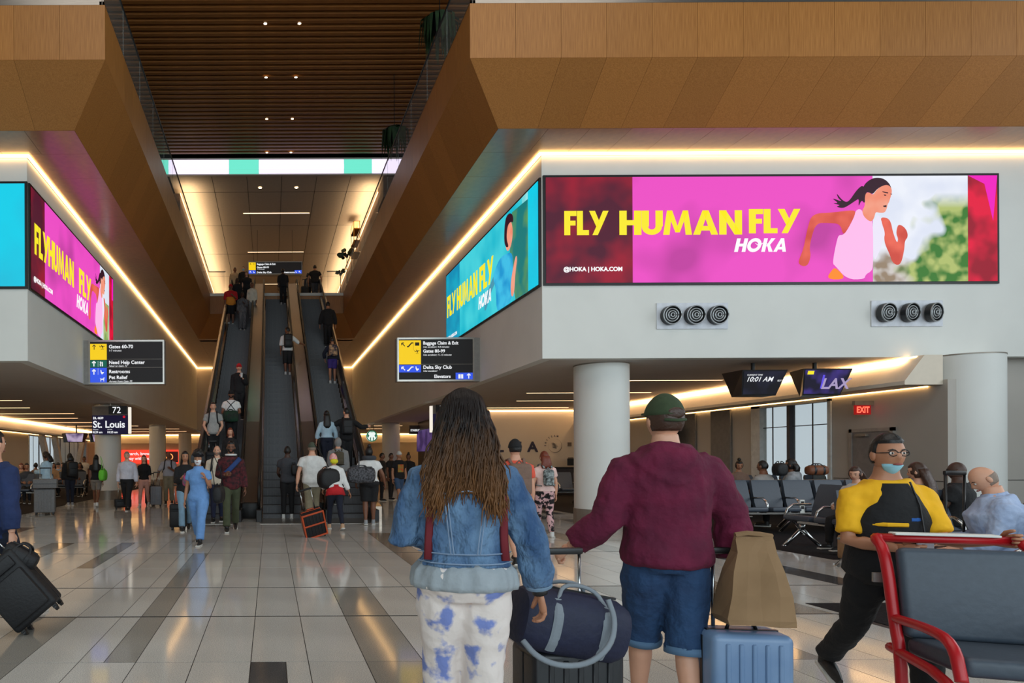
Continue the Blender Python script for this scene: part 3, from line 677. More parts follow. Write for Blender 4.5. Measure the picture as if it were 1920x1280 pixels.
S.poly([c7(*p) for p in chaikin(((540, 290), (548, 255), (565, 245), (572, 280), (570, 320), (562, 355), (550, 372), (542, 350)))], A_SKIN2, 'picture_face')
S.poly([c7(*p) for p in chaikin(((536, 330), (540, 250), (550, 222), (565, 215), (574, 228), (574, 255), (562, 250), (550, 270), (546, 320), (556, 350), (545, 355)))], A_HAIR, 'picture_hair')
S.poly([c7(*p) for p in chaikin(((572, 440), (585, 380), (590, 400), (582, 450), (577, 540), (565, 555), (562, 500)))], A_SKIN2, 'picture_arm')
# ---- air jet diffusers on the front wall
STK = mat('diffuser_ring', (176, 180, 182), rough=.35, metal=.6)
ringm = MB()
for r, yy_ in ((.19, 0), (.135, .01), (.085, .005), (.04, -.01)):
    ringm.tube([(math.cos(t) * r, yy_, math.sin(t) * r) for t in [k * math.pi / 14 for k in range(29)]], .013, 6)
ringm = ringm.mesh('ring', STK, True)
bowl = MB(); bowl.loft([[(math.cos(t) * r, y_, math.sin(t) * r) for t in [k * math.pi / 14 for k in range(28)]] for r, y_ in ((.2, .09), (.2, -.03), (.18, -.03), (.16, .05), (.03, .07))], cap=False); bowl = bowl.mesh('nozzle', mat('nozzle_dark', (36, 38, 40), rough=.4), 'angle')
for xs_, py, lab in (((1254, 1298, 1341), 596, 'left panel of three round air nozzles under the pink advertisement'), ((1656, 1700, 1744), 593, 'right panel of three round air nozzles under the pink advertisement')):
    c = W(xs_[1], py, YF); e = empty('air_diffuser', (c.x, YF - .005, c.z), label=lab, cat='air vent')
    MB().rbox((0, -.013, 0), (1.53, .024, .56), .008).build('panel', mat('diffuser_panel', (214, 218, 226), rough=.4), e)
    for i, px in enumerate(xs_):
        o = inst(bowl, 'nozzle', e, ((px - VX) / FPX * YF - c.x, -.135, 0), (R(4), 0, R(0 if xs_[0] < 1300 else 8 + 4 * i))); inst(ringm, 'ring', o, (0, -.02, 0))
# ================================================================== WAYFINDING SIGNS
def arrow(mb, c, ang, L_, t=.03):
    """flat arrow in xz, angle 90 = up; drawn at y = c.y"""
    a = R(ang); d = V((math.cos(a), 0, math.sin(a))); n = V((-d.z, 0, d.x)); c = V(c); tip = c + d * L_ / 2; tail = c - d * L_ / 2
    mb.add([tail + n * t / 2, tail - n * t / 2, tip - d * t - n * t / 2, tip - d * t + n * t / 2], [(0, 1, 2, 3)])
    for s in (-1, 1):
        h = (-d + n * s).normalized(); k = V((h.z, 0, -h.x)); e = tip + h * L_ * .5
        mb.add([tip + k * t / 2, tip - k * t / 2, e - k * t / 2, e + k * t / 2], [(0, 1, 2, 3)])
def plane_icon(mb, c, s):
    c = V(c)
    for p in ([(-.5, -.05), (.45, .12), (.5, .2), (.4, .22), (-.5, .05)], [(-.05, .02), (.2, .08), (-.2, .38), (-.28, .36)], [(-.05, .02), (.18, .06), (.1, -.3), (.02, -.3)], [(-.5, .0), (-.38, .03), (-.5, .26), (-.58, .26)], [(-.3, -.42), (.3, -.42), (.3, -.36), (-.3, -.36)]):
        mb.add([c + V((a * s, 0, b * s)) for a, b in p], [tuple(range(len(p)))])
def seat_icon(mb, c, s):
    c = V(c)
    for p in ([(-.35, .45), (-.2, .45), (-.1, 0), (.35, 0), (.3, -.25), (.1, -.3), (.1, -.45), (-.15, -.45), (-.2, -.25), (-.32, -.1)],): mb.add([c + V((a * s, 0, b * s)) for a, b in p], [tuple(range(len(p)))])
def dog_icon(mb, c, s):
    c = V(c)
    for p in ([(-.5, .3), (-.35, .2), (-.3, .1), (.25, .15), (.3, .4), (.55, .3), (.4, .2), (.38, -.1), (-.35, -.1), (-.38, .1)], [(-.35, -.1), (-.22, -.1), (-.25, -.45), (-.35, -.45)], [(.25, -.1), (.38, -.1), (.38, -.45), (.27, -.45)]): mb.add([c + V((a * s, 0, b * s)) for a, b in p], [tuple(range(len(p)))])
DARKI = emit('sign_glyph_dark', (30, 26, 10), .9)
def wsign(px0, px1, sx0, sx1, py0, py1, d, label, fill):
    a, b = W(px0, py1, d), W(px1, py0, d); e = empty('wayfinding_sign', (a.x, d, a.z), label=label, cat='sign')
    w_, h_ = b.x - a.x, b.z - a.z; k = d / FPX
    MB().box(0, .03, 0, w_, .3, h_).build('housing', mat('sign_housing', (150, 148, 144), rough=.35, metal=.5), e)
    x0, x1 = (sx0 - px0) * k, (sx1 - px0) * k
    f = MB()
    for bx in ((x0 - .04, 0, x0, h_), (x1, 0, x1 + .04, h_), (x0, 0, x1, .05), (x0, h_ - .05, x1, h_)): f.box(bx[0], -.02, bx[1], bx[2], .04, bx[3])
    f.build('frame', STEEL, e); MB().box(x0, 0, .05, x1, .03, h_ - .05).build('display', SB, e)
    g = lambda px, py: V(((px - px0) * k, -.004, (py1 - py) * k))
    def rect(p, m, name='colour_field', l=0): A, B = g(p[0], p[3]), g(p[2], p[1]); MB().box(A.x, -.004 - l, A.z, B.x, .01, B.z).build(name, m, e)
    def icons(fn, m): mb = MB(); fn(mb, lambda px, py: g(px, py) + V((0, -.004, 0)), k); mb.build('pictogram', m, e)
    def tx(s, px, py, hpx, **kw): q = g(px, py); text(s, hpx * k / .72, V(e.location) + V((q.x, 0, q.z)), (1, 0, 0), (0, 0, 1), TXT_W, e, lift=.006, **kw)
    fill(rect, icons, tx, k)
def left_fill(rect, icons, tx, k):
    rect((170, 643, 201, 673), SY); rect((170, 674, 201, 687), SG); rect((170, 688, 201, 717), SBL)
    rect((201, 671.7, 306, 672.2), COLB, 'divider'); rect((201, 687.2, 306, 687.7), COLB, 'divider')
    icons(lambda m, g, k: (arrow(m, g(177.5, 649.5), 90, 9 * k, 1.3 * k), plane_icon(m, g(193, 649), 10 * k)), DARKI)
    def white(m, g, k):
        arrow(m, g(177, 680.5), 90, 9.5 * k, 2 * k); arrow(m, g(177, 696), 90, 9.5 * k, 2 * k); seat_icon(m, g(192.5, 696), 9 * k); dog_icon(m, g(192.5, 709.5), 9 * k)
        for y0, y1 in ((675, 686), (689, 701)): a, b = g(184.6, y1), g(185, y0); m.add([a, V((b.x, a.y, a.z)), b, V((a.x, a.y, b.z))], [(0, 1, 2, 3)])
    icons(white, TXT_W); tx('?i', 187.5, 684.8, 8.5, bold=.006)
    tx('Gates 60-70', 205, 651.5, 6.6, bold=.003); tx('1-7 minutes', 205, 657.3, 3.6)
    tx('Need Help Center', 205, 681, 6.6, bold=.003, xs=.96); tx('Next to Gate 72', 205, 686.4, 3.6, shear=.3)
    tx('Restrooms', 205, 698, 6.4, bold=.003); tx('Pet Relief', 205, 709, 6.4, bold=.003); tx('Across from Gate 70', 205, 715, 3.6, shear=.3)
wsign(155.5, 309, 170, 306, 636, 719, 18.8, 'black wayfinding sign on the left wall listing Gates 60-70 and Restrooms', left_fill)
def right_fill(rect, icons, tx, k):
    rect((748.5, 639, 790, 684), SY); rect((748.5, 685, 790, 699), SBL); rect((855, 700, 887, 713), SBL); rect((790, 683.6, 887, 684.1), COLB, 'divider')
    def dk(m, g, k):
        arrow(m, g(757, 647), 135, 8.5 * k, 1.6 * k); plane_icon(m, g(783, 660), 9 * k)
        for p in (((764, 652), (767, 652), (773, 645), (776, 645), (776, 643), (772, 643), (766, 649.5), (764, 649.5)), ((779, 649), (787, 649), (787, 643), (779, 643))): m.add([g(*q) for q in p], [tuple(range(len(p)))])
        m.add([g(775.6, 658), g(776, 658), g(776, 642), g(775.6, 642)], [(0, 1, 2, 3)])
    icons(dk, DARKI)
    def wh(m, g, k):
        arrow(m, g(757, 692), 135, 8.5 * k, 1.8 * k); seat_icon(m, g(783, 692), 9 * k); arrow(m, g(879.5, 706.5), 90, 9 * k, 1.8 * k)
        for p in (((764, 697), (767, 697), (773, 690), (776, 690), (776, 688), (772, 688), (766, 694.5), (764, 694.5)), ((860, 711), (864, 711), (864, 703), (860, 703)), ((865, 711), (869, 711), (869, 703), (865, 703))): m.add([g(*q) for q in p], [tuple(range(len(p)))])
    icons(wh, TXT_W)
    tx('Baggage Claim & Exit', 794, 647, 6, bold=.003, xs=.93); tx('Use escalator; 4-8 minutes', 794, 653, 3.5, shear=.3, xs=.93)
    tx('Gates 80-99', 794, 662, 6, bold=.003); tx('Use escalator; 11-15 minutes', 794, 668, 3.5, shear=.3, xs=.93)
    tx('Delta Sky Club', 794, 692.5, 6.4, bold=.003); tx('Use escalator', 794, 698, 3.5, shear=.3); tx('Elevators', 814.5, 709.5, 6, bold=.003)
wsign(745, 901, 748.5, 887, 634, 716, 18.8, 'black wayfinding sign on the right wall listing Baggage Claim and Elevators', right_fill)
def top_fill(rect, icons, tx, k):
    rect((468, 491, 481, 506), SY); rect((468, 506.5, 481, 513.5), SBL); rect((554, 506.5, 567, 513.5), SBL)
    icons(lambda m, g, k: (arrow(m, g(471.5, 495), 135, 3 * k, .6 * k), plane_icon(m, g(477.5, 495), 3.4 * k)), DARKI)
    icons(lambda m, g, k: (arrow(m, g(471.5, 510), 135, 4 * k, .8 * k), seat_icon(m, g(478, 510), 4 * k), arrow(m, g(563.5, 510), 135, 4 * k, .9 * k), seat_icon(m, g(557, 510), 3.5 * k)), TXT_W)
    tx('Baggage Claim & Exit', 483, 496.5, 3.3, bold=.004, xs=.9); tx('Gates 80-99', 483, 502.5, 3.3, bold=.004); tx('11-15 minutes', 483, 505.6, 1.8); tx('Delta Sky Club', 483, 512, 3.3, bold=.004); tx('Restrooms', 534, 512, 3.3, bold=.004)
wsign(467, 568, 468, 567, 490, 514.5, 36.6, 'black hanging sign at the head of the escalators on the upper floor', top_fill)
e = [o for o in bpy.data.objects if o.name.startswith('wayfinding_sign') and o.location.y > 30][0]
for x_ in (.5, 2.4): MB().cyl((x_, .15, 0.6), (x_, .15, 14.0 - e.location.z), .008, n=8).build('hanger', BLACKP, e)
# ---- gate blade signs
def gate_sign(px0, px1, d, num, city, label, side):
    a = W(px0, 813, d); b = W(px1, 777, d); e = empty('gate_sign', (a.x, d, a.z), label=label, cat='sign'); w_, h_ = b.x - a.x, b.z - a.z; k = d / FPX
    MB().box(0, .02, 0, w_, .16, h_ + .34).build('housing', mat('gate_housing', (120, 112, 104), rough=.5), e)
    MB().box(0, 0, 0, w_, .03, h_).build('display', emit('display_navy', (16, 12, 44), 1), e)
    nb = (w_ - .72, w_ - .03) if side > 0 else (.12, .8)
    MB().box(nb[0], -.01, h_ + .04, nb[1], .02, h_ + .35).build('number_plate', BLACKP, e)
    x_ = w_ + .02 if side > 0 else -.1
    MB().box(x_, -.02, .03, x_ + .09, .12, h_ + .3).build('lit_edge', emit('edge_white', (236, 228, 214), 1.1), e)
    MB().tube([(w_ / 2, .08, h_ + .3), (w_ / 2, .08, ZB - a.z + .02)], .03, 8).build('hanger', STEEL, e)
    T = lambda s, x, z, sz, **kw: text(s, sz, V(e.location) + V((x, 0, z)), (1, 0, 0), (0, 0, 1), TXT_W, e, lift=.012, **kw)
    T(num, nb[0] + .13, h_ + .08, .34, bold=.0)
    if not city: return
    T(city, .03, .26, .36, bold=.008, xs=.98)
    T('DL 4639', .04, h_ - .14, .11, bold=.004); T('Departs', .04, .17, .06); T('Arrives', .58, .17, .06); T('8:29 am', .04, .05, .11, bold=.003); T('10:25 am', .56, .05, .11, bold=.003)
    MB().sphere((w_ - .14, -.008, h_ - .06), (.05, .006, .05), 8, 5).build('status_mark', emit('mark_red', (200, 20, 40), 1), e)
gate_sign(173, 240, 25.4, '72', 'St. Louis', 'gate 72 screen showing St. Louis in white letters', 1)
gate_sign(812, 880, 25.4, '7', '', 'gate screen half hidden behind the long haired woman', -1)
# ---- coffee sign (round, hung)
c = W(697.5, 818, 41); e = empty('round_sign', tuple(c), label='small round green and white coffee shop sign hanging on two rods', cat='sign')
e.scale = (1.14,) * 3; MB().cyl((0, 0, 0), (0, .08, 0), .3, n=32).build('disc', emit('logo_white', (226, 236, 230), 1.1), e, 'angle')
LG = emit('logo_green', (14, 100, 68), 1.1); m = MB()
m.tube([(math.cos(t) * .275, -.01, math.sin(t) * .275) for t in [k * math.pi / 16 for k in range(33)]], .025, 6); m.build('green_ring', LG, e)
m = MB()
for s in (-1, 1):
    m.add([(s * x, -.012, z) for x, z in ((.06, .19), (.13, .22), (.2, .12), (.14, .02), (.2, -.1), (.25, .0), (.22, .14), (.1, .26))], [tuple(range(8))])
    m.add([(s * x, -.012, z) for x, z in ((.05, -.05), (.11, -.1), (.1, -.22), (.05, -.25))], [(0, 1, 2, 3)])
m.add([(x, -.012, z) for x, z in ((-.06, .09), (.06, .09), (.05, -.02), (-.05, -.02))], [(0, 1, 2, 3)]) if False else None
m.add([(x, -.012, z) for x, z in ((-.05, .26), (-.02, .22), (0, .27), (.02, .22), (.05, .26), (.05, .2), (-.05, .2))], [tuple(range(7))]); m.build('emblem', LG, e)
for s in (-.1, .1): MB().cyl((s, .04, .28), (s, .04, (ZB - c.z) / 1.14 - .01), .012, n=6).build('rod', BLACKP, e)
# ---- ceiling monitor clusters
def cluster(px0, px1, pxs, py0, py1, d, label, face):
    k = d / FPX; zt, zb = CH + (VY - py0) * k, CH + (VY - py1) * k; x0, x1, xs_ = [(p - VX) * k for p in (px0, px1, pxs)]
    e = empty('monitor_cluster', ((xs_ + x1) / 2, d, zb), label=label, cat='monitor'); cx = (xs_ + x1) / 2; t = .14
    H_ = zt - zb; dep = .75
    F = lambda x, y, z: (x - cx, y, z)
    # front, left (slanting back), right, back plates: each its own screen housing
    x0 *= (d + dep) / d
    ring_t = [F(xs_, 0, H_), F(x1, 0, H_), F(x1 + .05, dep, H_), F(x0 - .05, dep * .9, H_)]
    ring_b = [F(xs_ + .1, .18, 0), F(x1 - t, .18, 0), F(x1 - t, dep - .15, 0), F(x0 + .1, dep * .75, 0)]
    MB().loft([ring_b, ring_t]).build('housing', BLACKP, e)
    a, b, c2, d2 = map(V, (ring_b[0], ring_b[1], ring_t[1], ring_t[0])); n = (b - a).cross(d2 - a).normalized()
    ins = lambda f: [a + (b - a) * u_ + ((d2 + (c2 - d2) * u_) - (a + (b - a) * u_)) * v_ for u_, v_ in f]
    q = ins(((.03, .06), (.97, .06), (.97, .95), (.03, .95)))
    MB().add([p + n * .006 for p in q], [(0, 1, 2, 3)]).build('display', face, e)
    MB().cyl((0, dep / 2, H_), (0, dep / 2, ZB - zb), .045, n=10).build('ceiling_post', BLACKP, e)
    return e, q, n
face1 = emit('display_dark_navy', (12, 10, 20), 1, (26, 26, 48), 2)
e, q, n = cluster(1354, 1478, 1393, 697, 744, 14.95, 'left ceiling monitor cluster showing the time 10:01 AM', face1)
ud = (q[1] - q[0]).normalized(); vd = (q[3] - q[0]).normalized(); vd = (vd - ud * vd.dot(ud)).normalized(); base = V(e.location) + n * .012
text('10:01 AM', .15, base + q[0] + ud * .0 + vd * .29, ud, vd, TXT_W, e, shear=.2, bold=.0015); text('CURRENT TIME', .05, base + q[0] + vd * .42, ud, vd, TXT_W, e); text('EDT', .05, base + q[0] + ud * .7 + vd * .29, ud, vd, TXT_W, e)
face2 = emit('display_night', (20, 16, 40), 1, (58, 44, 120), 2.5)
e, q, n = cluster(1480, 1600, 1508, 695, 744, 14.95, 'right ceiling monitor cluster showing a night picture of tall LAX letters', face2)
ud = (q[1] - q[0]).normalized(); vd = (q[3] - q[0]).normalized(); vd = (vd - ud * vd.dot(ud)).normalized(); base = V(e.location) + n * .012
text('LAX', .33, base + q[0] + ud * .34 + vd * .12, ud, vd, emit('lax_grey', (176, 160, 200), .9), e, bold=.008, shear=.1)
text('L', .45, base + q[0] + ud * .3 + vd * .12, ud, vd, emit('lax_violet', (96, 80, 230), 1), e, lift=.001) 
MB().add([V(p) + n * .014 for p in (q[3] + ud * .06 - vd * .1, q[3] + ud * .2 - vd * .1, q[3] + ud * .2 - vd * .02, q[3] + ud * .06 - vd * .02)], [(0, 1, 2, 3)]).build('logo_patch', A_YEL, e)
# far left hanging monitors
e, q, n = cluster(118, 158, 122, 810, 827, 40, 'small hanging monitor near the left windows with a pale picture', emit('display_pale', (176, 158, 186), 1, (60, 36, 90), 1.4))
e, q, n = cluster(168, 186, 172, 810, 827, 40, 'small hanging monitor half hidden by the white column on the left', emit('display_pale', (176, 158, 186), 1))
# red ad on the far wall
a, b = W(226, 868, 55.8), W(336, 842, 55.8); e = empty('advertising_screen', (a.x, 55.88, a.z), label='wide red backlit advertising screen on the far left wall', cat='screen')
MB().box(0, 0, 0, b.x - a.x, .1, b.z - a.z).build('lit_panel', emit('ad_coral', (252, 62, 44), 1.3), e)
MB().box(b.x - a.x - 1.45, -.02, .1, b.x - a.x - .1, 0, b.z - a.z - .15).build('picture', emit('ad_dark', (50, 20, 20), 1), e)
MB().tube([(b.x - a.x - .8 + math.cos(t) * .25, -.04, .55 + math.sin(t) * .25) for t in [k * math.pi / 10 for k in range(21)]], .04, 5).build('ring_mark', emit('ad_orange_ring', (255, 160, 90), 1.4), e)
text('Search, browse, and', .34, V((a.x + .5, 55.8, a.z + .72)), (1, 0, 0), (0, 0, 1), A_WHT, e, bold=.006, xs=1.05, lift=.02); text('pay with your phone', .34, V((a.x + .6, 55.8, a.z + .32)), (1, 0, 0), (0, 0, 1), A_WHT, e, bold=.006, xs=1.05, lift=.02)
# purple shop screens on the right and small sign
e = empty('menu_screens', (8.6, 33, 2.2), label='row of dim violet screens on the dark wall behind the gate sign', cat='screen')
for i in range(4): MB().box(-.06, -1.9 + i * 2.1, -.25, 0, .1 + i * 2.1, .95).build('display', emit('screen_violet', (88, 66, 120), .8, (52, 36, 84), 1.2), e)
a = W(770, 800, 39); e = empty('shop_sign', (a.x, 39, a.z - .45), label='dark boxed shop sign with white letters beside the violet screens', cat='sign')
MB().box(-.05, 0, 0, .85, .2, .5).build('housing', mat('sign_box_dark', (40, 34, 36), rough=.5), e); text('STARBUCKS', .17, V(e.location) + V((.0, 0, .16)), (1, 0, 0), (0, 0, 1), TXT_W, e, lift=.01, xs=.72, bold=.004)
# small screens / counter behind the maroon hoodie
e = empty('wall_monitor', (13.7, 23.2, 2.35), label='small violet-white wall monitor right of the green cap', cat='monitor')
MB().rbox((0, 0, 0), (.08, 1.05, .62), .01).build('frame', BLACKP, e); MB().box(-.05, -.5, -.28, -.041, .5, .28).build('display', emit('screen_lilac', (196, 176, 226), .9, (120, 96, 170), 3), e)
e = empty('check_in_desk', (12.6, 22.6, 0), label='white gate desk with a screen half hidden by the white column', cat='desk')
MB().rbox((-.1, .2, .55), (1.6, .6, 1.1), .03).build('body', mat('desk_white', (206, 200, 196), rough=.4), e); MB().box(-.9, -.15, 1.1, .75, .55, 1.14).build('counter_top', WHITE, e)
MB().rbox((-.3, .1, 1.36), (.5, .05, .34), .01).build('monitor', BLACKP, e); MB().cyl((-.3, .1, 1.14), (-.3, .1, 1.25), .03).build('monitor_stand', BLACKP, e)
e = empty('gate_counter', (12.2, 28.4, 0), label='dark counter in front of the airline wall lettering', cat='desk')
MB().rbox((0, 0, .55), (3.4, .6, 1.1), .02).build('body', mat('counter_dark', (44, 38, 42), rough=.5), e); MB().box(-1.75, -.35, 1.1, 1.75, .35, 1.15).build('counter_top', BLACKP, e)
for x_ in (.5, 1.0): MB().rbox((x_, .0, 1.36), (.42, .05, .3), .01).build('monitor', BLACKP, e)
for (px, py, wx, hz) in ((1068, 835, .16, .16), (1070, 863, .22, .16)):
    a = W(px, py, 29.58); MB().box(a.x - wx / 2, a.y - .02, a.z - hz / 2, a.x + wx / 2, a.y + .02, a.z + hz / 2).build('wall_plate', mat('plate_grey', (96, 84, 76), rough=.5), tw)
# thermostat
e = empty('wall_switch', (14.52, 14.05, 2.32), label='small white wall plate on the big right column', cat='switch'); MB().rbox((0, 0, 0), (.1, .05, .12), .008).build('plate', WHITE, e); MB().box(-.03, -.03, -.04, .03, -.024, 0).build('slot', COLB, e)
# ================================================================== ESCALATORS
TAN = math.tan(R(30)); ED = 17.3; NS = 47
stepm = MB()
stepm.box(-.5, 0, -.02, .5, .36, 0); stepm.box(-.5, 0, -.2, .5, .02, -.02)
for k in range(24): stepm.box(-.49 + k * .0412, -.008, -.19, -.475 + k * .0412, .34, .004)
stepm.box(-.5, -.003, -.015, .5, .0, .003, mi=1)
stepm = stepm.mesh('step', [STEP, mat('step_edge', (88, 90, 92), rough=.5)])
def ez(y): return max(0, min(ZU, (y - ED) * TAN))
def escalator(cx, label, outer_l, outer_r, lamp):
    e = empty('escalator', (cx, ED, 0), label=label, cat='escalator', group='three parallel escalators')
    for k in range(NS + 3):
        z = min(.1 + k * .2083, ZU - .01); y = .2 + k * .3608
        if z >= ZU - .02 and k > NS + 1: break
        inst(stepm, 'step', e, (0, y - .18, z))
    MB().box(-.55, -1.5, -.03, .55, .03, .006).build('comb_plate', STEEL, e); MB().box(-.55, 17.1, ZU - .03, .55, 18.6, ZU + .006).build('comb_plate', STEEL, e)
    prof = [(-1.5, 0), (-.3, 0), (.3, .08), (1.0, .44)] + [(1 + t * 15.2 / 6, .44 + t * 8.8 / 6) for t in range(1, 7)] + [(16.9, 9.64), (17.5, ZU), (18.4, ZU)]
    for s in (-1, 1):
        xa, xb = s * .53, s * .60
        def side(x0, x1, lo, hi, m, name, p=prof):
            mb = MB(); r = [[(x0, y, z + lo), (x1, y, z + lo), (x1, y, z + hi), (x0, y, z + hi)] for y, z in p]; mb.loft(r); mb.build(name, m, e)
        side(xa, xb, -.05, .26, BRONZE, 'skirt', prof[1:]); side(s * .575, s * .595, .26, .93, mat('balustrade_glass', (78, 60, 46), rough=.08, metal=.5, spec=.6), 'balustrade', prof[1:-1])
        side(s * .545, s * .62, .26, .3, CHROME, 'trim_rail', prof[1:-1])
        hp_ = [(s * .585, y, z + .97) for y, z in prof[1:-1]]
        def newel(end, dr, zz):
            c = []
            for k in range(7): a = R(90 + k * 30); c.append((s * .585, end + dr * .33 * -math.cos(a) * -1 if False else end + dr * .33 * math.sin(R(k * 30)), zz + .64 + .33 * math.cos(R(k * 30))))
            return c
        lo_ = newel(-.5, -1, 0); up_ = newel(18.0, 1, ZU)
        path = list(reversed(lo_)) + hp_[0:] + up_
        MB().tube(path, .038, 8, flat=1).build('handrail', RUBBER, e, True)
        for end, zz, dr in ((-.5, 0, -1), (18.0, ZU, 1)):
            g = MB(); ring = [(s * .585, end + dr * .3 * math.sin(R(k * 22.5)), zz + .64 + .3 * math.cos(R(k * 22.5))) for k in range(9)] + [(s * .585, end - dr * .3, zz + .34), (s * .585, end - dr * .3, zz + .94)]
            g.slab(ring, (s * .012, 0, 0), 1); g.build('newel_glass', GLASSM, e)
            MB().rbox((s * .585, end - dr * -.05, zz + .14), (.14, .9, .3), .02).build('newel_base', RUBBER, e)
    MB().sphere((lamp[0], -.96, .22), .022, 8, 6).build('indicator_lamp', lamp[1], e)
    tr = MB(); tr.loft([[(-.62, y, z - .9 if y > .5 else -.02), (.62, y, z - .9 if y > .5 else -.02), (.62, y, z - .06), (-.62, y, z - .06)] for y, z in prof if y > -1.4]); tr.build('truss_cladding', BRONZE, e)
    return e, prof
RL = emit('lamp_red', (255, 40, 40), 8); GLm = emit('lamp_green', (30, 255, 90), 8)
for cx, lb, lamp in ((-1.36, 'left escalator carrying travellers down toward the hall', (.58, RL)), (.30, 'middle escalator of the three, nearly empty', (-.58, emit('lamp_white', (220, 200, 255), 5))), (1.97, 'right escalator carrying travellers up', (.58, GLm))):
    e, prof = escalator(cx, lb, 0, 0, lamp)
dk = empty('escalator_deck', (0, ED, 0), label='brushed metal decks running up between the escalators', cat='cladding')
for x0, x1 in ((-.735, -.325), (.925, 1.345)):
    m = MB(); m.loft([[(x0, y, z - .3 if z > .3 else 0), (x1, y, z - .3 if z > .3 else 0), (x1, y, z + hh), (x0, y, z + hh)] for (y, z), hh in zip(prof[2:-1], [.3, .62] + [.78] * 20)]); m.build('deck', BRONZE, dk); MB().rbox(((x0 + x1) / 2, .13, .2), (x1 - x0, .3, .4), .03, 2).build('deck_end', RUBBER, dk, 'angle')
    for y in range(1, 9):
        yy_ = y * 1.9; MB().box(x0, yy_, prof and (yy_ - .22) * TAN + .795, x1, yy_ + .02, (yy_ - .22) * TAN + .815).build('deck_joint', COLB, dk) if False else None
for x0, x1 in ((-2.18, -1.98), (2.59, 2.8)):
    m = MB(); m.loft([[(x0, y, z - .5 if z > .5 else 0), (x1, y, z - .5 if z > .5 else 0), (x1, y, z + .32), (x0, y, z + .32)] for y, z in prof[1:-1]]); m.build('outer_deck', BRONZE, dk)
# ================================================================== SEATING
SEATL = mat('black_leather', (64, 72, 84), rough=.42, var=.06, bump=.05, scale=60)
SEATD = mat('black_leather_dark', (26, 28, 34), rough=.5, var=.05)
sb_ = MB().rbox((0, 0, 0), (.56, .52, .09), .03).mesh('seat', SEATL, 'angle')
bk_ = MB(); bk_.loft([[(x * w2, y, z) for x, y in ((-1, -t), (1, -t), (1, t), (-1, t))] for z, w2, t in ((0, .27, .035), (.1, .285, .04), (.5, .275, .035), (.56, .26, .02))]); bk_ = bk_.mesh('backrest', SEATL, 'angle')
arm = MB(); arm.tube([(0, .2, -.1), (0, -.18, -.06), (0, -.24, .02), (0, -.2, .13), (0, -.1, .2), (0, .2, .2)], .02, 6, flat=1.4); arm = arm.mesh('armrest', CHROME, True)
leg_ = MB(); leg_.tube([(0, .02, 0), (0, 0, -.12)], .045, 8); leg_.tube([(0, 0, -.1), (0, -.16, -.26), (0, -.3, -.385)], .024, 6, flat=1.3); leg_.tube([(0, 0, -.1), (0, .16, -.26), (0, .3, -.385)], .024, 6, flat=1.3); leg_.sphere((0, -.3, -.385), (.03, .04, .015), 8, 5); leg_.sphere((0, .3, -.385), (.03, .04, .015), 8, 5); leg_ = leg_.mesh('leg', CHROME, True)
pwr = MB().rbox((0, 0, 0), (.09, .03, .26), .006); pwr = pwr.box(-.03, -.018, .04, .03, -.014, .1, mi=1).box(-.03, -.018, -.05, .03, -.014, .01, mi=1).mesh('power_outlet', [WHITE, BLACKP])
def bench(x, y, rz, n, label, back=False, power=()):
    e = empty('seat_bench', (x, y, 0), R(rz), label=label, cat='seating', group=None); L_ = n * .64
    MB().rbox((0, 0, .40), (L_, .09, .06), .01).build('beam', CHROME, e)
    for i in range(n):
        cx = -L_ / 2 + .32 + i * .64
        inst(sb_, 'seat', e, (cx, -.06, .48), (R(-4), 0, 0)); inst(bk_, 'backrest', e, (cx, .2, .5), (R(-14), 0, 0))
    for i in range(n + 1): inst(arm, 'armrest', e, (-L_ / 2 + i * .64, 0, .5))
    for i in range(0, n + 1, 2): inst(leg_, 'leg', e, (-L_ / 2 + max(.05, min(L_ - .05, i * .64)), 0, .39))
    for i in power: inst(pwr, 'power_outlet', e, (-L_ / 2 + i * .64, -.26, .55))
    return e
bench(11.3, 13.4, 0, 7, 'long row of black leather seats facing the camera behind the maroon hoodie', power=(2, 5))
bench(11.3, 14.3, 180, 7, 'row of black seats back to back with the first right row')
bench(9.05, 10.6, -90, 3, 'short black seat bench with chrome Y legs facing left, at the carpet edge')
bench(13.0, 17.4, 0, 7, 'rear row of black seats under the tall right window')
bench(9.6, 19.2, 0, 2, 'small pair of black seats left of the white column')
bench(10.1, 22.3, 0, 4, 'dark row of seats far back near the airline counter')
bench(8.7, 9.0, 0, 3, 'row of seats behind the bald man in the pale blue shirt', power=(1,))
bench(6.85, 6.3, 240, 2, 'black seat pair at the right edge with the bald man sitting')
for i, (x, y, rz, n, lb) in enumerate(((-8.6, 19.2, 90, 3, 'row of black seats nearest the left edge behind the grey suitcase'), (-8.9, 23.5, 0, 4, 'row of black seats behind the woman in the pale denim shirt'), (-9.6, 28, 0, 6, 'dark seat row beneath the left windows'), (-8.8, 33, 0, 5, 'farthest dark seat row in the left gate area'))): bench(x, y, rz, n, lb)
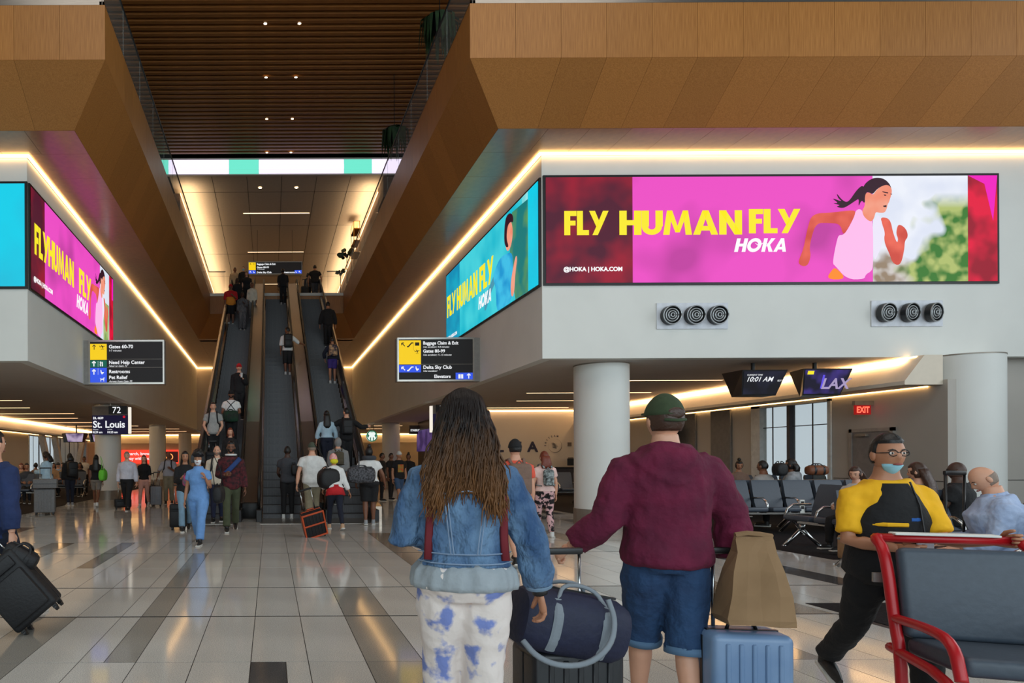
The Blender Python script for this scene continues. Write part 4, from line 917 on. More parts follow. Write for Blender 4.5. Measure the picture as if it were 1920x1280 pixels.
# ---- plants upstairs
GRN = mat('leaf_green', (38, 66, 34), rough=.6, c2=(22, 44, 22), scale=6)
def fern(x, y, z, s, label, hang=True, n=70):
    q = random.Random(int(x * 10 + y)); e = empty('potted_plant', (x, y, z), label=label, cat='plant'); m = MB()
    for k in range(n):
        a = q.uniform(0, 6.28); d = V((math.cos(a), math.sin(a), 0)); L_ = s * q.uniform(.6, 1); pts = [V((0, 0, .1)), d * L_ * .35 + V((0, 0, .25 * s)), d * L_ * .7 + V((0, 0, .05 * s)), d * L_ * .8 + V((0, 0, -L_ * (1.1 if hang else .2)))]
        sd = V((-d.y, d.x, 0)) * .06 * s; vs = []
        for i, p in enumerate(pts): w_ = (1, 1.5, 1.2, .1)[i]; vs += [p + sd * w_, p - sd * w_]
        m.add(vs, [(0, 1, 3, 2), (2, 3, 5, 4), (4, 5, 7, 6)])
    m.build('foliage', GRN, e); MB().cyl((0, 0, -.25), (0, 0, .1), .16, .22, 12).build('pot', BLACKP, e); MB().cyl((0, 0, .1), (0, 0, ZC2 - z), .012, n=6).build('hanging_cord', BLACKP, e)
    return e
def onwell(px, py, X): d = (X) * FPX / (px - VX); return X, d, CH + (VY - py) * d / FPX
for px, py, X, s, lb in ((828, 45, 4.3, .7, 'hanging fern high behind the glass rail near the picture top'), (742, 250, 4.3, .7, 'hanging fern behind the glass rail above the light band end')): fern(*onwell(px, py, X), s, lb)
def leafy(px, py, X, s, lb):
    x, y, z = onwell(px, py, X); q = random.Random(px); e = empty('potted_plant', (x, y, z), label=lb, cat='plant'); m = MB()
    for k in range(20):
        a = q.uniform(0, 6.28); d = V((math.cos(a), math.sin(a) * .4, q.uniform(-.2, 1))).normalized(); c = d * s * q.uniform(.5, 1); r = s * q.uniform(.28, .42); u_ = d.cross(V((0, 1, .3))).normalized()
        m.add([c + d * r * math.cos(t) + u_ * r * .75 * math.sin(t) for t in [k2 * math.pi / 5 for k2 in range(10)]], [tuple(range(10))]); m.tube([(0, 0, 0), c], .015, 4)
    m.build('foliage', GRN, e); MB().cyl((0, 0, -.16), (0, 0, 0), .07, .1, 12).build('pot', BLACKP, e); MB().cyl((0, 0, ZU - z), (0, 0, -.15), .02, n=8).build('stand', BLACKP, e)
leafy(652, 478, 4.2, .4, 'large broad leaved plant beside the gold shelf frame upstairs'); leafy(640, 512, 4.2, .27, 'small broad leaved plant low behind the right glass rail')
x, y, z = onwell(665, 440, 4.3); e = empty('shelf_frame', (x, y, z - 1.2), label='thin gold shelf frame behind the right glass rail', cat='shelf')
GOLD = mat('brass', (160, 116, 50), rough=.3, metal=.9)
for dx, dy in ((0, 0), (0, 1.2), (.3, 0), (.3, 1.2)): MB().box(dx, dy, ZU - (z - 1.2), dx + .03, dy + .03, 1.9).build('post', GOLD, e)
for zz in (.3, .9, 1.5, 1.87): MB().box(0, 0, zz, .33, 1.23, zz + .03).build('shelf', GOLD, e)
# ================================================================== PEOPLE
SK = {'light': mat('skin_light', (214, 160, 132), rough=.5, var=.04), 'mid': mat('skin_mid', (176, 122, 92), rough=.5, var=.04), 'brown': mat('skin_brown', (122, 78, 56), rough=.5, var=.04), 'dark': mat('skin_dark', (70, 46, 36), rough=.5, var=.04)}
EYE = mat('eye_dark', (30, 20, 18), rough=.3); LIP = mat('lip', (150, 78, 74), rough=.5); EYEW = mat('eye_white', (225, 220, 214), rough=.3)
def cloth(name, c, c2=None, scale=9, bump=.25, **k): return mat('cloth_' + name, c, rough=.85, c2=c2, scale=scale, bump=bump, bscale=14, **k)
HB = mat('hair_black', (20, 16, 16), rough=.45, bump=.3, scale=40); HBR = mat('hair_brown', (62, 38, 26), rough=.45, bump=.3, scale=40); HRED = mat('hair_red', (112, 48, 28), rough=.45, bump=.3, scale=40); HGY = mat('hair_grey', (138, 120, 106), rough=.6, bump=.3, scale=40)
def head_pt(n, f=1.0, hr=False):
    x, y, z = n; px, py, pz = .078 * x, .098 * y, .122 * z
    if z < 0:
        t = -z; px *= 1 - .32 * t ** 1.5
        if y > 0: py *= 1 - .3 * t
        else: py *= 1 - .08 * t
    if y < 0 and not hr:
        py -= .024 * math.exp(-((x / .15) ** 2 + ((z + .16) / .17) ** 2)); py += .010 * math.exp(-(((abs(x) - .38) / .15) ** 2 + ((z - .06) / .12) ** 2))
        py -= .005 * math.exp(-((x / .28) ** 2 + ((z + .5) / .09) ** 2)); py -= .006 * math.exp(-((x / .3) ** 2 + ((z + .85) / .12) ** 2))
    return V((px, py, pz)) * f
def add_head(mb, M, fine, skinmi=0, bald=False):
    nu, nv = (40, 30) if fine else (28, 20); vs, fs, mi = [], [], []
    nrm = []
    for j in range(nv + 1):
        ph = math.pi * j / nv
        for i in range(nu):
            th = 2 * math.pi * i / nu; n = (math.sin(ph) * math.cos(th), math.sin(ph) * math.sin(th), math.cos(ph)); nrm.append(n); vs.append(M @ head_pt(n))
    for j in range(nv):
        for i in range(nu):
            k = (i + 1) % nu; f = (j * nu + i, (j + 1) * nu + i, (j + 1) * nu + k, j * nu + k)
            c = [sum(nrm[q][a] for q in f) / 4 for a in range(3)]; m = 0
            if c[1] < -.4:
                if abs(abs(c[0]) - .37) < .13 and abs(c[2] - .05) < .055: m = 1
                elif abs(abs(c[0]) - .37) < .2 and abs(c[2] - .24) < .045: m = 1
                elif abs(c[0]) < .24 and abs(c[2] + .5) < .07: m = 2
            fs.append(f); mi.append(m)
    mb.add(vs, fs)
    R3 = M.to_3x3().normalized(); k_ = M.to_scale()[0]
    for s in (-1, 1):
        if fine: mb.sphere(M @ V((s * .031, -.0835, .007)), (.014 * k_, .008 * k_, .0085 * k_), 12, 8, M=R3, mi=3); mb.sphere(M @ V((s * .031, -.0885, .007)), (.0062 * k_, .005 * k_, .0068 * k_), 10, 6, M=R3, mi=1)
        else: mb.sphere(M @ V((s * .031, -.085, .006)), (.0125 * k_, .007 * k_, .0058 * k_), 8, 5, M=R3, mi=1)
        mb.tube([M @ V((s * .016, -.094, .026)), M @ V((s * .032, -.092, .031)), M @ V((s * .049, -.080, .025))], [.0028 * k_, .0036 * k_, .002 * k_], 5, mi=1)
    mb.tube([M @ V((-.026, -.087, -.061)), M @ V((-.01, -.100, -.060)), M @ V((.01, -.100, -.060)), M @ V((.026, -.087, -.061))], [.003 * k_, .0062 * k_, .0062 * k_, .003 * k_], 6, mi=2)
    for s in (-1, 1): mb.sphere(M @ V((s * .077, .005, -.005)), (.014, .022, .033), 8, 6, M=M.to_3x3().normalized())
def shell(M, fn, fine=False, jit=0, sd=0):
    nu, nv = (40, 30) if fine else (26, 20); q = random.Random(sd); vs, fs = [], []
    for j in range(nv + 1):
        ph = math.pi * j / nv
        for i in range(nu):
            th = 2 * math.pi * i / nu; n = (math.sin(ph) * math.cos(th), math.sin(ph) * math.sin(th), math.cos(ph)); f = fn(n)
            if f > 1 and jit: f += q.uniform(-jit, jit)
            vs.append(M @ head_pt(n, f, True))
    for j in range(nv):
        for i in range(nu): k = (i + 1) % nu; fs.append((j * nu + i, (j + 1) * nu + i, (j + 1) * nu + k, j * nu + k))
    return MB().add(vs, fs)
def hand(mb, wr, d, palm, thumb, s, curl, n=5):
    d = d.normalized(); palm = (palm - d * palm.dot(d)).normalized(); side = thumb - d * thumb.dot(d); side = (side - palm * side.dot(palm)).normalized()
    mb.tube([wr - d * .02 * s, wr + d * .03 * s, wr + d * .07 * s, wr + d * .096 * s], [.027 * s, .036 * s, .041 * s, .036 * s], max(8, n), flat=.42, ref=-palm)
    for i, (o, L_) in enumerate(((.030, .072), (.010, .080), (-.010, .074), (-.029, .058))):
        p = wr + d * .088 * s + side * o * s; pts = [p - d * .01 * s, p]; dd = d + side * o * .8; dd.normalize(); c = 0
        for q_ in (.45, .3, .25):
            c += curl * (1.1 if q_ < .4 else .8) * (1 + .08 * i); w_ = (dd * math.cos(c) + palm * math.sin(c)); p = p + w_ * L_ * q_ * s; pts.append(p.copy())
        mb.tube(pts, [.0095 * s, .0095 * s, .009 * s, .0082 * s, .006 * s], n)
    p = wr + d * .02 * s + side * .026 * s; a = (d * .65 + side * .65 + palm * .35).normalized(); b = (d * .9 + side * .15 + palm * .5).normalized()
    mb.tube([p, p + a * .035 * s, p + a * .035 * s + b * .03 * s, p + a * .035 * s + b * .055 * s], [.013 * s, .0125 * s, .011 * s, .008 * s], n)
PEND = []
def sm(p, n=2):
    p = [V(q) for q in p]
    for _ in range(n):
        r = [p[0]]
        for i in range(len(p) - 1): r += [p[i].lerp(p[i + 1], .25), p[i].lerp(p[i + 1], .75)]
        p = r + [p[-1]]
    return p
def person(label, x, y, z=0, yaw=0, H=1.85, sex='m', legs=(0, 4, 0, 4), aR=((.12, 0, -1), (.05, .2, -1)), aL=None, lean=0, head=(0, 0), skin='mid', top=None, bot=None, shoes=None, hair=('short', None), vox=.022, fine=False, build=1.0, spread=0, curl=.35, group=None, extra=None, sit=False, feet=True, twist=0):
    """local frame: faces -Y, own right side = -X. arms: unit-ish (out, forward, up) for upper arm and forearm. legs: R thigh, R knee, L thigh, L knee in degrees"""
    s = H / 1.80; e = empty('person', (x, y, z), R(yaw), label=label, cat='person', group=group)
    aL = aL or aR; fem = sex == 'f'; hw = .92 if fem else 1.0
    hz = .93 * s; hx = (.088 + spread) * s
    L1, L2 = .43 * s, .415 * s; lg = []
    for sg, (ta, ka) in ((-1, legs[:2]), (1, legs[2:4])):
        hip = V((sg * (.088) * s, 0, hz)); a = R(ta); b = R(ta - ka); sp = sg * spread
        kn = hip + V((sp * .5, -math.sin(a), -math.cos(a))).normalized() * L1; an = kn + V((sp * .15, -math.sin(b), -math.cos(b))).normalized() * L2
        lg.append((hip, kn, an, b))
    drop = min(l[2].z for l in lg) - .085 * s
    if sit is not False: drop = hz - sit
    P_ = V((0, 0, -drop))
    lg = [(h + P_, k + P_, a + P_, b) for h, k, a, b in lg]
    piv = V((0, 0, .97 * s)) + P_; ML = Matrix.Translation(piv) @ Matrix.Rotation(R(twist), 4, 'Z') @ Matrix.Rotation(R(lean), 4, 'X') @ Matrix.Translation(-piv) @ Matrix.Translation(P_)
    bw = build
    if fem: prof = [(.86, .11, .09, 0), (.93, .172, .118, .01), (1.0, .165, .11, .008), (1.09, .125, .09, 0), (1.18, .128, .092, 0), (1.28, .148, .115, -.012), (1.36, .15, .105, -.006), (1.42, .142, .085, 0), (1.465, .108, .07, .005), (1.50, .07, .057, .01), (1.545, .052, .053, .005), (1.60, .048, .052, 0)]
    else: prof = [(.86, .11, .09, 0), (.93, .168, .118, .01), (1.0, .165, .115, .005), (1.09, .15, .105, 0), (1.18, .155, .108, 0), (1.28, .172, .122, -.006), (1.37, .180, .118, -.004), (1.43, .168, .1, 0), (1.47, .135, .085, .005), (1.505, .092, .07, .01), (1.545, .066, .064, .005), (1.60, .058, .062, 0)]
    def trunk(mb, z0, z1, o=0, flare=0, n=20, bx=1.0):
        rings = []; zs = [q[0] for q in prof if z0 < q[0] < z1]; zs = [z0] + zs + [z1]
        for zz in zs:
            for i in range(len(prof) - 1):
                if prof[i][0] <= zz <= prof[i + 1][0]:
                    t = (zz - prof[i][0]) / (prof[i + 1][0] - prof[i][0]); a, b, c = [prof[i][k] * (1 - t) + prof[i + 1][k] * t for k in (1, 2, 3)]; break
            else: a, b, c = prof[0][1:4] if zz < prof[0][0] else prof[-1][1:4]
            belly = 1 + (bw - 1) * (1 if zz < 1.42 else .4) if bw > 1 else bw
            fl = flare * max(0, (1.1 - zz)) / .3
            a, b = (a * belly * bx + o + fl) * s, (b * (belly + (bw - 1) * .5 if zz < 1.4 else belly) + o + fl) * s
            r = []
            for k in range(n):
                t = 2 * math.pi * k / n; ct, st_ = math.cos(t), math.sin(t); ex_ = .85
                r.append(ML @ V((a * math.copysign(abs(ct) ** ex_, ct), b * math.copysign(abs(st_) ** ex_, st_) + c * s, zz * s)))
            rings.append(r)
        mb.loft(rings)
    sw = (.165 if fem else .187) * (1 + (bw - 1) * .5)
    arms = []
    for sg, (u_, f_) in ((-1, aR), (1, aL)):
        sh = ML @ V((sg * sw * s, .004, 1.418 * s)); rot = (Matrix.Rotation(R(twist), 3, 'Z') @ Matrix.Rotation(R(lean), 3, 'X'))
        cv = lambda q: (rot @ V((sg * q[0], -q[1], q[2]))).normalized()
        el = sh + cv(u_) * .30 * s; wr = el + cv(f_) * .255 * s; arms.append((sh, el, wr, cv(f_), sg, cv(u_)))
    aw = (.88 if fem else 1.0) * (1 + (bw - 1) * .6)
    def limb(mb, pts, rs, fr, o, n=12, cuff=None):
        """pts polyline with radii, cut at fraction fr of total length"""
        tot = sum((pts[i + 1] - pts[i]).length for i in range(len(pts) - 1)); L_ = 0; op, orr = [pts[0]], [rs[0] + o * s * .4]
        for i in range(len(pts) - 1):
            l = (pts[i + 1] - pts[i]).length
            if L_ + l >= tot * fr - 1e-6:
                t = (tot * fr - L_) / l; op.append(pts[i].lerp(pts[i + 1], t)); orr.append((rs[i] * (1 - t) + rs[i + 1] * t) + o * s); break
            L_ += l; op.append(pts[i + 1]); orr.append(rs[i + 1] + o * s)
        if cuff: orr = [max(r_, cuff * s) if i > 1 else r_ for i, r_ in enumerate(orr)]
        mb.tube(op, orr, n); return op[-1]
    def armpts(a):
        sh, el, wr = a[:3]; sg = a[4]; rr = [.056, .054, .047, .040, .043, .036, .027]
        ins = sh - V((sg * .065 * s, 0, -.008 * s)); s1 = sh - V((sg * .008 * s, 0, .012 * s))
        return [ins, s1, sh.lerp(el, .5), el, el.lerp(wr, .3), el.lerp(wr, .7), wr], [q * aw * s for q in rr]
    def legpts(l):
        h, k, a, b = l; return [h + V((0, 0, .02 * s)), h.lerp(k, .25), h.lerp(k, .7), k, k.lerp(a, .3), k.lerp(a, .7), a], [q * s * (1 + (bw - 1) * .8) for q in ((.098, .09, .068, .056, .058, .042, .034) if not fem else (.1, .092, .066, .052, .056, .04, .031))]
    # body
    mb = MB(); trunk(mb, .87, 1.60)
    for a in arms: p, r_ = armpts(a); limb(mb, p, r_, 1, 0)
    for l in lg: p, r_ = legpts(l); limb(mb, p, r_, 1, 0)
    fdir = []
    for l in lg:
        an = l[2]; b = l[3]; pit = max(0, -b) * .55 if an.z > .1 * s + P_.z * 0 else 0; d = V((0, -math.cos(pit), -math.sin(pit))); fdir.append((an, d, pit))
        if shoes is None or shoes == 'bare': mb.tube([an + V((0, .03, -.05)) * s, an + V((0, 0, -.05)) * s, an + d * .1 * s + V((0, 0, -.055)) * s, an + d * .18 * s + V((0, 0, -.065)) * s], [.03 * s, .036 * s, .038 * s, .025 * s], 8)
    ex = MB()
    Mh = ML @ Matrix.Translation(V((0, -.012 - .02 * (head[1] > 15), 1.668)) * s) @ Matrix.Rotation(R(head[0]), 4, 'Z') @ Matrix.Rotation(R(head[1]), 4, 'X') @ Matrix.Scale(s, 4)
    add_head(ex, Mh, fine)
    nf = 8 if fine else 5
    for a in arms:
        sh, el, wr, f_, sg, u_ = a; pal = V((-sg, 0, 0)); th = V((0, -1, 0))
        if abs(f_.z) < .75: th = V((0, 0, 1))
        hand(ex, wr, f_, pal, th, s * aw ** .5, curl, nf)
    body = mb.build('body', [SK[skin], EYE, LIP, EYEW], e); PEND.append((body, vox if not fine else .011, ex, 3 if fine else 1, 0))
    def garment(mb, name, m, v=None, disp=0, sm=2): o = mb.build(name, m, e); PEND.append((o, v or (vox if not fine else .012), None, sm, disp)); return o
    dsp = .030 if fine else 0
    if top:
        tm, sl, z0 = top.get('m'), top.get('sleeve', .3), top.get('z0', .92); o = top.get('o', .016); g = MB()
        z1 = top.get('z1', 1.51); trunk(g, z0, z1, o, top.get('flare', 0), bx=top.get('bx', 1))
        for a in arms: p, r_ = armpts(a); limb(g, p, r_, max(sl, .14), o * (1.0 if sl > .5 else 1.1), cuff=top.get('cuff'))
        if top.get('collar'): rg = [[ML @ V((math.cos(t) * (.085 + dz * .3) * s, math.sin(t) * (.075 + dz * .3) * s + .005, (1.49 + dz) * s)) for t in [k * math.pi / 8 for k in range(16)]] for dz in (0, .05)]; g.loft(rg)
        if top.get('hood') == 'down':
            g.sphere(ML @ V((0, .105 * s, 1.445 * s)), (.15 * s, .062 * s, .10 * s), 20, 12); g.tube(sm([ML @ (V(p) * s) for p in ((-.17, .03, 1.49), (-.13, .125, 1.42), (0, .165, 1.325), (.13, .125, 1.42), (.17, .03, 1.49))]), .026 * s, 8); g.tube([ML @ V((math.cos(t) * .1 * s, math.sin(t) * .09 * s, (1.50 + .02 * math.sin(t)) * s)) for t in [k * math.pi / 8 for k in range(-1, 10)]], .038 * s, 10)
        garment(g, top.get('name', 'shirt'), tm, disp=dsp)
        if top.get('over'):   # open jacket / second layer
            ov = top['over']; g = MB(); trunk(g, ov.get('z0', .9), 1.5, o + .014)
            for a in arms: p, r_ = armpts(a); limb(g, p, r_, ov.get('sleeve', .98), o + .01)
            garment(g, ov.get('name', 'jacket'), ov['m'])
    if bot:
        g = MB(); kind = bot.get('kind', 'trousers'); fr = {'trousers': .97, 'shorts': bot.get('fr', .5), 'leggings': .96, 'skirt': .45}[kind]; o = bot.get('o', .014 if kind != 'leggings' else .006)
        trunk(g, .875, bot.get('z1', 1.04), o, n=18)
        if kind == 'skirt':
            rg = []
            for zz, w_ in ((1.03, .15), (.93, .19), (.72, .24), (bot.get('hem', .6), .26)): rg.append([V((math.cos(t) * w_ * s, math.sin(t) * w_ * .8 * s, zz * s)) + P_ for t in [k * math.pi / 10 for k in range(20)]])
            g.loft(rg)
        else:
            for l in lg: p, r_ = legpts(l); limb(g, p, r_, fr, o, cuff=bot.get('cuff', .058 if kind == 'trousers' else None) if kind != 'shorts' else bot.get('cuff', .088))
        garment(g, {'trousers': 'trousers', 'shorts': 'shorts', 'leggings': 'leggings', 'skirt': 'skirt'}[kind], bot['m'], disp=dsp * .7)
    if shoes and shoes != 'bare':
        for an, d, pit in fdir:
            g = MB(); dn = V((0, 0, -1)); hb = an + V((0, .045, -.035)) * s
            g.tube([hb, an + V((0, .03, -.04)) * s, an + d * .06 * s + dn * .045 * s, an + d * .13 * s + dn * .055 * s, an + d * .185 * s + dn * .06 * s], [.03 * s, .044 * s, .046 * s, .046 * s, .03 * s], 10, flat=[1, .95, .85, .62, .5]); g.tube([an + V((0, .01, .03)) * s, an + V((0, .01, -.05)) * s], [.042 * s, .046 * s], 10)
            lo = -.085 * s; g.rbox(an + d * .065 * s + V((0, 0, lo + .012 * s)) + V((0, 0, -math.sin(pit) * .05 * s)), (.088 * s, .285 * s, .026 * s), .01 * s, M=Matrix.Rotation(pit, 3, 'X'), mi=1)
            g.build('shoe', [shoes, SOLE], e, 'angle')
    hk, hm = hair
    if hk == 'short' or hk == 'fade':
        t = 1.07 if hk == 'fade' else 1.13
        shell(Mh, lambda n: (t if not (n[1] < -.25 and n[2] < .52) and not (abs(n[0]) > .72 and n[1] < .1 and n[2] < .1) and n[2] > -.42 else .82), fine, .015, 1).build('hair', hm, e, True)
    elif hk in ('long', 'bob', 'ponytail', 'bun', 'braids'):
        g = shell(Mh, lambda n: (1.14 if not (n[1] < -.3 and n[2] < .5 and abs(n[0]) < .86) and n[2] > -.6 else .82), fine, .012, 2)
        L_ = {'long': .42, 'bob': .16, 'braids': .3}.get(hk, 0) * (extra or {}).get('hairlen', 1)
        if L_:
            rg = []
            for t in (0, .2, .5, .8, 1):
                w_ = (.088 + .035 * t - .05 * max(0, t - .8) * 5 * .5); zz = .03 - .1 * t * 0 - L_ * t; yy_ = .055 + .05 * min(1, t * 2); rg.append([Mh @ V((math.cos(a) * w_, math.sin(a) * (.06 - .02 * t) + yy_, zz)) for a in [k * math.pi / 8 for k in range(16)]])
            g.loft(rg)
        if hk == 'bun': g.sphere(Mh @ V((0, .04, .15)), (.045 * s,) * 3, 12, 8)
        if hk == 'ponytail': g.tube([Mh @ V(p) for p in ((0, .09, .07), (0, .15, .03), (0, .15, -.1), (0, .12, -.22))], [.03 * s, .04 * s, .04 * s, .01 * s], 8)
        g.build('hair', hm, e, True)
    elif hk == 'afro': 
        shell(Mh, lambda n: (1.78 - .1 * abs(n[2]) if not (n[1] < -.35 and n[2] < .42) and n[2] > -.45 else .8), fine, .09, 4).build('hair', hm, e)
    elif hk == 'ring': shell(Mh, lambda n: (1.012 if (n[2] < .3 and n[2] > -.5 and n[1] > -.15) else .85), fine, .004, 5).build('hair', hm, e, True)
    X = extra or {}
    if 'cap' in X:
        cm, back = X['cap']; sg = 1 if back else -1
        shell(Mh, lambda n: (1.19 if n[2] > .12 else .8), fine).build('cap', cm, e, True)
        g = MB(); g.loft([[Mh @ V((math.cos(a) * w_, sg * (.06 + math.sin(a) * d_), z_)) for a in [k * math.pi / 8 for k in range(9)]] for w_, d_, z_ in ((.07, .105, .045), (.07, .105, .037))]) if X.get('brim', True) else None
        if X.get('brim', True): g.build('cap_brim', cm, e)
    if 'beanie' in X: shell(Mh, lambda n: (1.2 if n[2] > .0 or n[1] > .2 and n[2] > -.3 else .8), fine, .005, 3).build('headwear', X['beanie'], e, True)
    if 'hoodup' in X: shell(Mh, lambda n: (1.28 if not (n[1] < -.3 and n[2] < .6 and abs(n[0]) < .8) else .8), fine).build('hood', X['hoodup'], e, True)
    if 'mask' in X:
        dz = X.get('maskdown', 0)
        shell(Mh, lambda n: (1.10 if (n[1] < -.28 and -.92 - dz < n[2] < -.05 - dz) else .8), fine).build('face_mask', X['mask'], e, True)
    if 'beard' in X: shell(Mh, lambda n: (1.045 if (n[2] < -.28 and n[1] < .1 and not (abs(n[0]) < .2 and abs(n[2] + .5) < .1)) or (abs(n[0]) > .6 and n[2] < 0 and n[1] < 0) else .85), fine, .008, 6).build('beard', X['beard'], e, True)
    if 'glasses' in X:
        g = MB()
        for sx_ in (-1, 1):
            g.tube([Mh @ V((sx_ * .031 + math.cos(t) * .024, -.098, .008 + math.sin(t) * .019)) for t in [k * math.pi / 6 for k in range(13)]], .0028 * s, 5); g.tube([Mh @ V((sx_ * .055, -.095, .01)), Mh @ V((sx_ * .08, 0, .01))], .003 * s, 5)
        g.tube([Mh @ V((-.008, -.1, .012)), Mh @ V((.008, -.1, .012))], .003 * s, 5); g.build('glasses', X['glasses'], e)
    info = dict(e=e, s=s, ML=ML, Mh=Mh, arms=arms, lg=lg, fem=fem, bw=bw, prof=prof, M=Matrix.Translation((x, y, z)) @ Matrix.Rotation(R(yaw), 4, 'Z'))
    return info
SOLE = mat('shoe_sole', (200, 198, 192), rough=.6)
def backpack(pi, m, label, w=.30, h=.44, d=.17, front=False, accent=None, dz=0, name='backpack', group=None):
    e = empty(name, pi['e'].location, pi['e'].rotation_euler.z, label=label, cat='bag', group=group); s = pi['s']; ML = pi['ML']; g = MB(); y0 = (.14 * (1 + (pi['bw'] - 1) * .7) + d / 2)
    rot = ML.to_3x3(); c = ML @ V((0, y0 * s, (1.25 + dz) * s)); g.rbox(c, (w * s, d * s, h * s), .055 * s, 3, M=rot); g.build('main_pocket', m, e, 'angle')
    MB().rbox(ML @ V((0, (y0 + d / 2) * s, (1.17 + dz) * s)), (w * .8 * s, .07 * s, h * .45 * s), .025 * s, 2, M=rot).build('front_pocket', accent or m, e, 'angle')
    for sg in (-1, 1): MB().tube([ML @ (V(p) * s) for p in ((sg * .08, y0 - d / 2 + .02, 1.45 + dz), (sg * .10, .06, 1.535), (sg * .105, -.06, 1.52), (sg * .115, -.15 * pi['bw'], 1.38), (sg * .135, -.13 * pi['bw'], 1.22), (sg * .19 * pi['bw'], 0, 1.10), (sg * .13, y0 - d / 2, 1.08 + dz))], .021 * s, 6, flat=.5).build('shoulder_strap', m, e, True)
    MB().tube([ML @ (V(p) * s) for p in ((-.04, y0 - .03, 1.25 + dz + h / 2), (0, y0 - .03, 1.29 + dz + h / 2), (.04, y0 - .03, 1.25 + dz + h / 2))], .01 * s, 6).build('grab_loop', m, e); return e
def suitcase(x, y, rz, label, m, w=.40, d=.25, h=.58, hard=True, handle=.5, tilt=0, trim=None, z=0, hm=None, ribs=True, name='suitcase'):
    e = empty(name, (x, y, z), R(rz), label=label, cat='luggage'); e.rotation_euler = (R(tilt), 0, R(rz)); t = trim or BLACKP
    MB().rbox((0, 0, .06 + h / 2), (w, d, h), .035, 3).build('shell', m, e, 'angle')
    if hard and ribs:
        for k in range(5): MB().rbox((-w * .32 + k * w * .16, -d / 2 - .002, .06 + h / 2), (w * .06, .014, h * .84), .005, 1).build('rib', m, e, 'angle')
    elif not hard: MB().rbox((0, -d / 2 - .02, .06 + h * .4), (w * .86, .06, h * .62), .02, 2).build('front_pocket', m, e, 'angle'); MB().rbox((0, -d / 2 - .012, .06 + h * .85), (w * .8, .035, h * .16), .012, 2).build('front_pocket', m, e, 'angle')
    MB().box(-w / 2 - .004, -.012, .08, w / 2 + .004, .012, .05 + h - .02).box(-w / 2 + .02, -.012, .05 + h, w / 2 - .02, .012, .064 + h).build('zip_band', t, e)
    MB().tube([(-.07, 0, .06 + h), (-.06, 0, .095 + h), (.06, 0, .095 + h), (.07, 0, .06 + h)], .011, 6).build('top_handle', t, e, True)
    for sx_ in (-1, 1):
        for sy_ in (-1, 1):
            g = MB(); g.tube([(sx_ * (w / 2 - .05) - .012, sy_ * (d / 2 - .05), .028), (sx_ * (w / 2 - .05) + .012, sy_ * (d / 2 - .05), .028)], .028, 12); g.box(sx_ * (w / 2 - .05) - .018, sy_ * (d / 2 - .05) - .02, .03, sx_ * (w / 2 - .05) + .018, sy_ * (d / 2 - .05) + .02, .065); g.build('wheel', RUBBER, e)
    if handle:
        a = w * .26; MB().tube([(-a, d / 2 - .05, .06 + h), (-a, d / 2 - .05, .06 + h + handle), (a, d / 2 - .05, .06 + h + handle), (a, d / 2 - .05, .06 + h)], .010, 6, ref=(0, 1, 0)).build('telescopic_handle', hm or CHROME, e, True); MB().rbox((0, d / 2 - .05, .06 + h + handle), (a * 2 + .03, .035, .035), .01).build('grip', BLACKP, e, 'angle')
    return e
def duffel(x, y, z, rz, label, m, w=.5, d=.26, h=.28, strap=None, name='duffel_bag', tilt=0, accent=None):
    e = empty(name, (x, y, z), 0, label=label, cat='bag'); e.rotation_euler = (R(0), R(tilt), R(rz)); g = MB(); n = 18; rg = []
    for t, f in ((-1, .55), (-.93, .82), (-.75, .97), (-.3, 1.0), (.3, 1.0), (.75, .97), (.93, .82), (1, .55)):
        rg.append([V((t * w / 2, math.copysign(abs(math.cos(a)) ** .75, math.cos(a)) * d / 2 * f, h / 2 + math.copysign(abs(math.sin(a)) ** .75, math.sin(a)) * h / 2 * f)) for a in [2 * math.pi * k / n for k in range(n)]])
    g.loft(rg).build('body', m, e, 'angle')
    for sg in (-1, 1):
        MB().tube(sm([(-w * .22, sg * d * .36, h * .86), (-w * .14, sg * d * .16, h + .035), (w * .14, sg * d * .16, h + .035), (w * .22, sg * d * .36, h * .86)]), .011, 6, flat=.6).build('carry_handle', accent or m, e, True)
        for s2 in (-1, 1): MB().tube(sm([(s2 * w * .22, sg * d * .36, h * .88), (s2 * w * .22, sg * d * .49, h * .7), (s2 * w * .22, sg * d * .505, h * .5), (s2 * w * .22, sg * d * .48, h * .28), (s2 * w * .22, sg * d * .38, h * .1)]), .024, 6, flat=.25, ref=(0, 1, 0)).build('webbing', accent or m, e)
    MB().box(-w * .4, -.008, h - .006, w * .4, .008, h + .006).build('zip', BLACKP, e)
    if strap: MB().tube([V(p) - V(e.location) if False else V(p) for p in strap], .014, 6, flat=.5).build('shoulder_strap', m, e, True)
    return e
# --- materials
C = {}
for nm, c in dict(black=(20, 20, 23), navy=(26, 34, 62), white=(222, 222, 220), cream=(214, 204, 186), grey=(132, 132, 132), dgrey=(58, 60, 66), khaki=(132, 124, 102), olive=(70, 76, 54), jean=(58, 84, 118), dnavy=(18, 24, 42), pink=(206, 156, 142), lblue=(150, 176, 210), red=(190, 28, 36), tan=(166, 132, 96), beige=(172, 150, 120), jump=(104, 148, 204), purple=(58, 42, 120), paleblue=(170, 196, 212)).items(): C[nm] = cloth(nm, c)
BLKB = mat('black_nylon', (16, 16, 20), rough=.6, bump=.2, scale=50)
MASKW = mat('mask_white', (225, 226, 228), rough=.8); MASKB = mat('mask_blue', (150, 204, 220), rough=.8)
SHW = mat('shoe_white', (214, 214, 212), rough=.6); SHB = mat('shoe_black', (24, 23, 24), rough=.5); SHG = mat('shoe_grey', (150, 152, 156), rough=.6)
def gx(px, d): return (px - VX) / FPX * d
def dz(py): return CH * FPX / (py - VY)
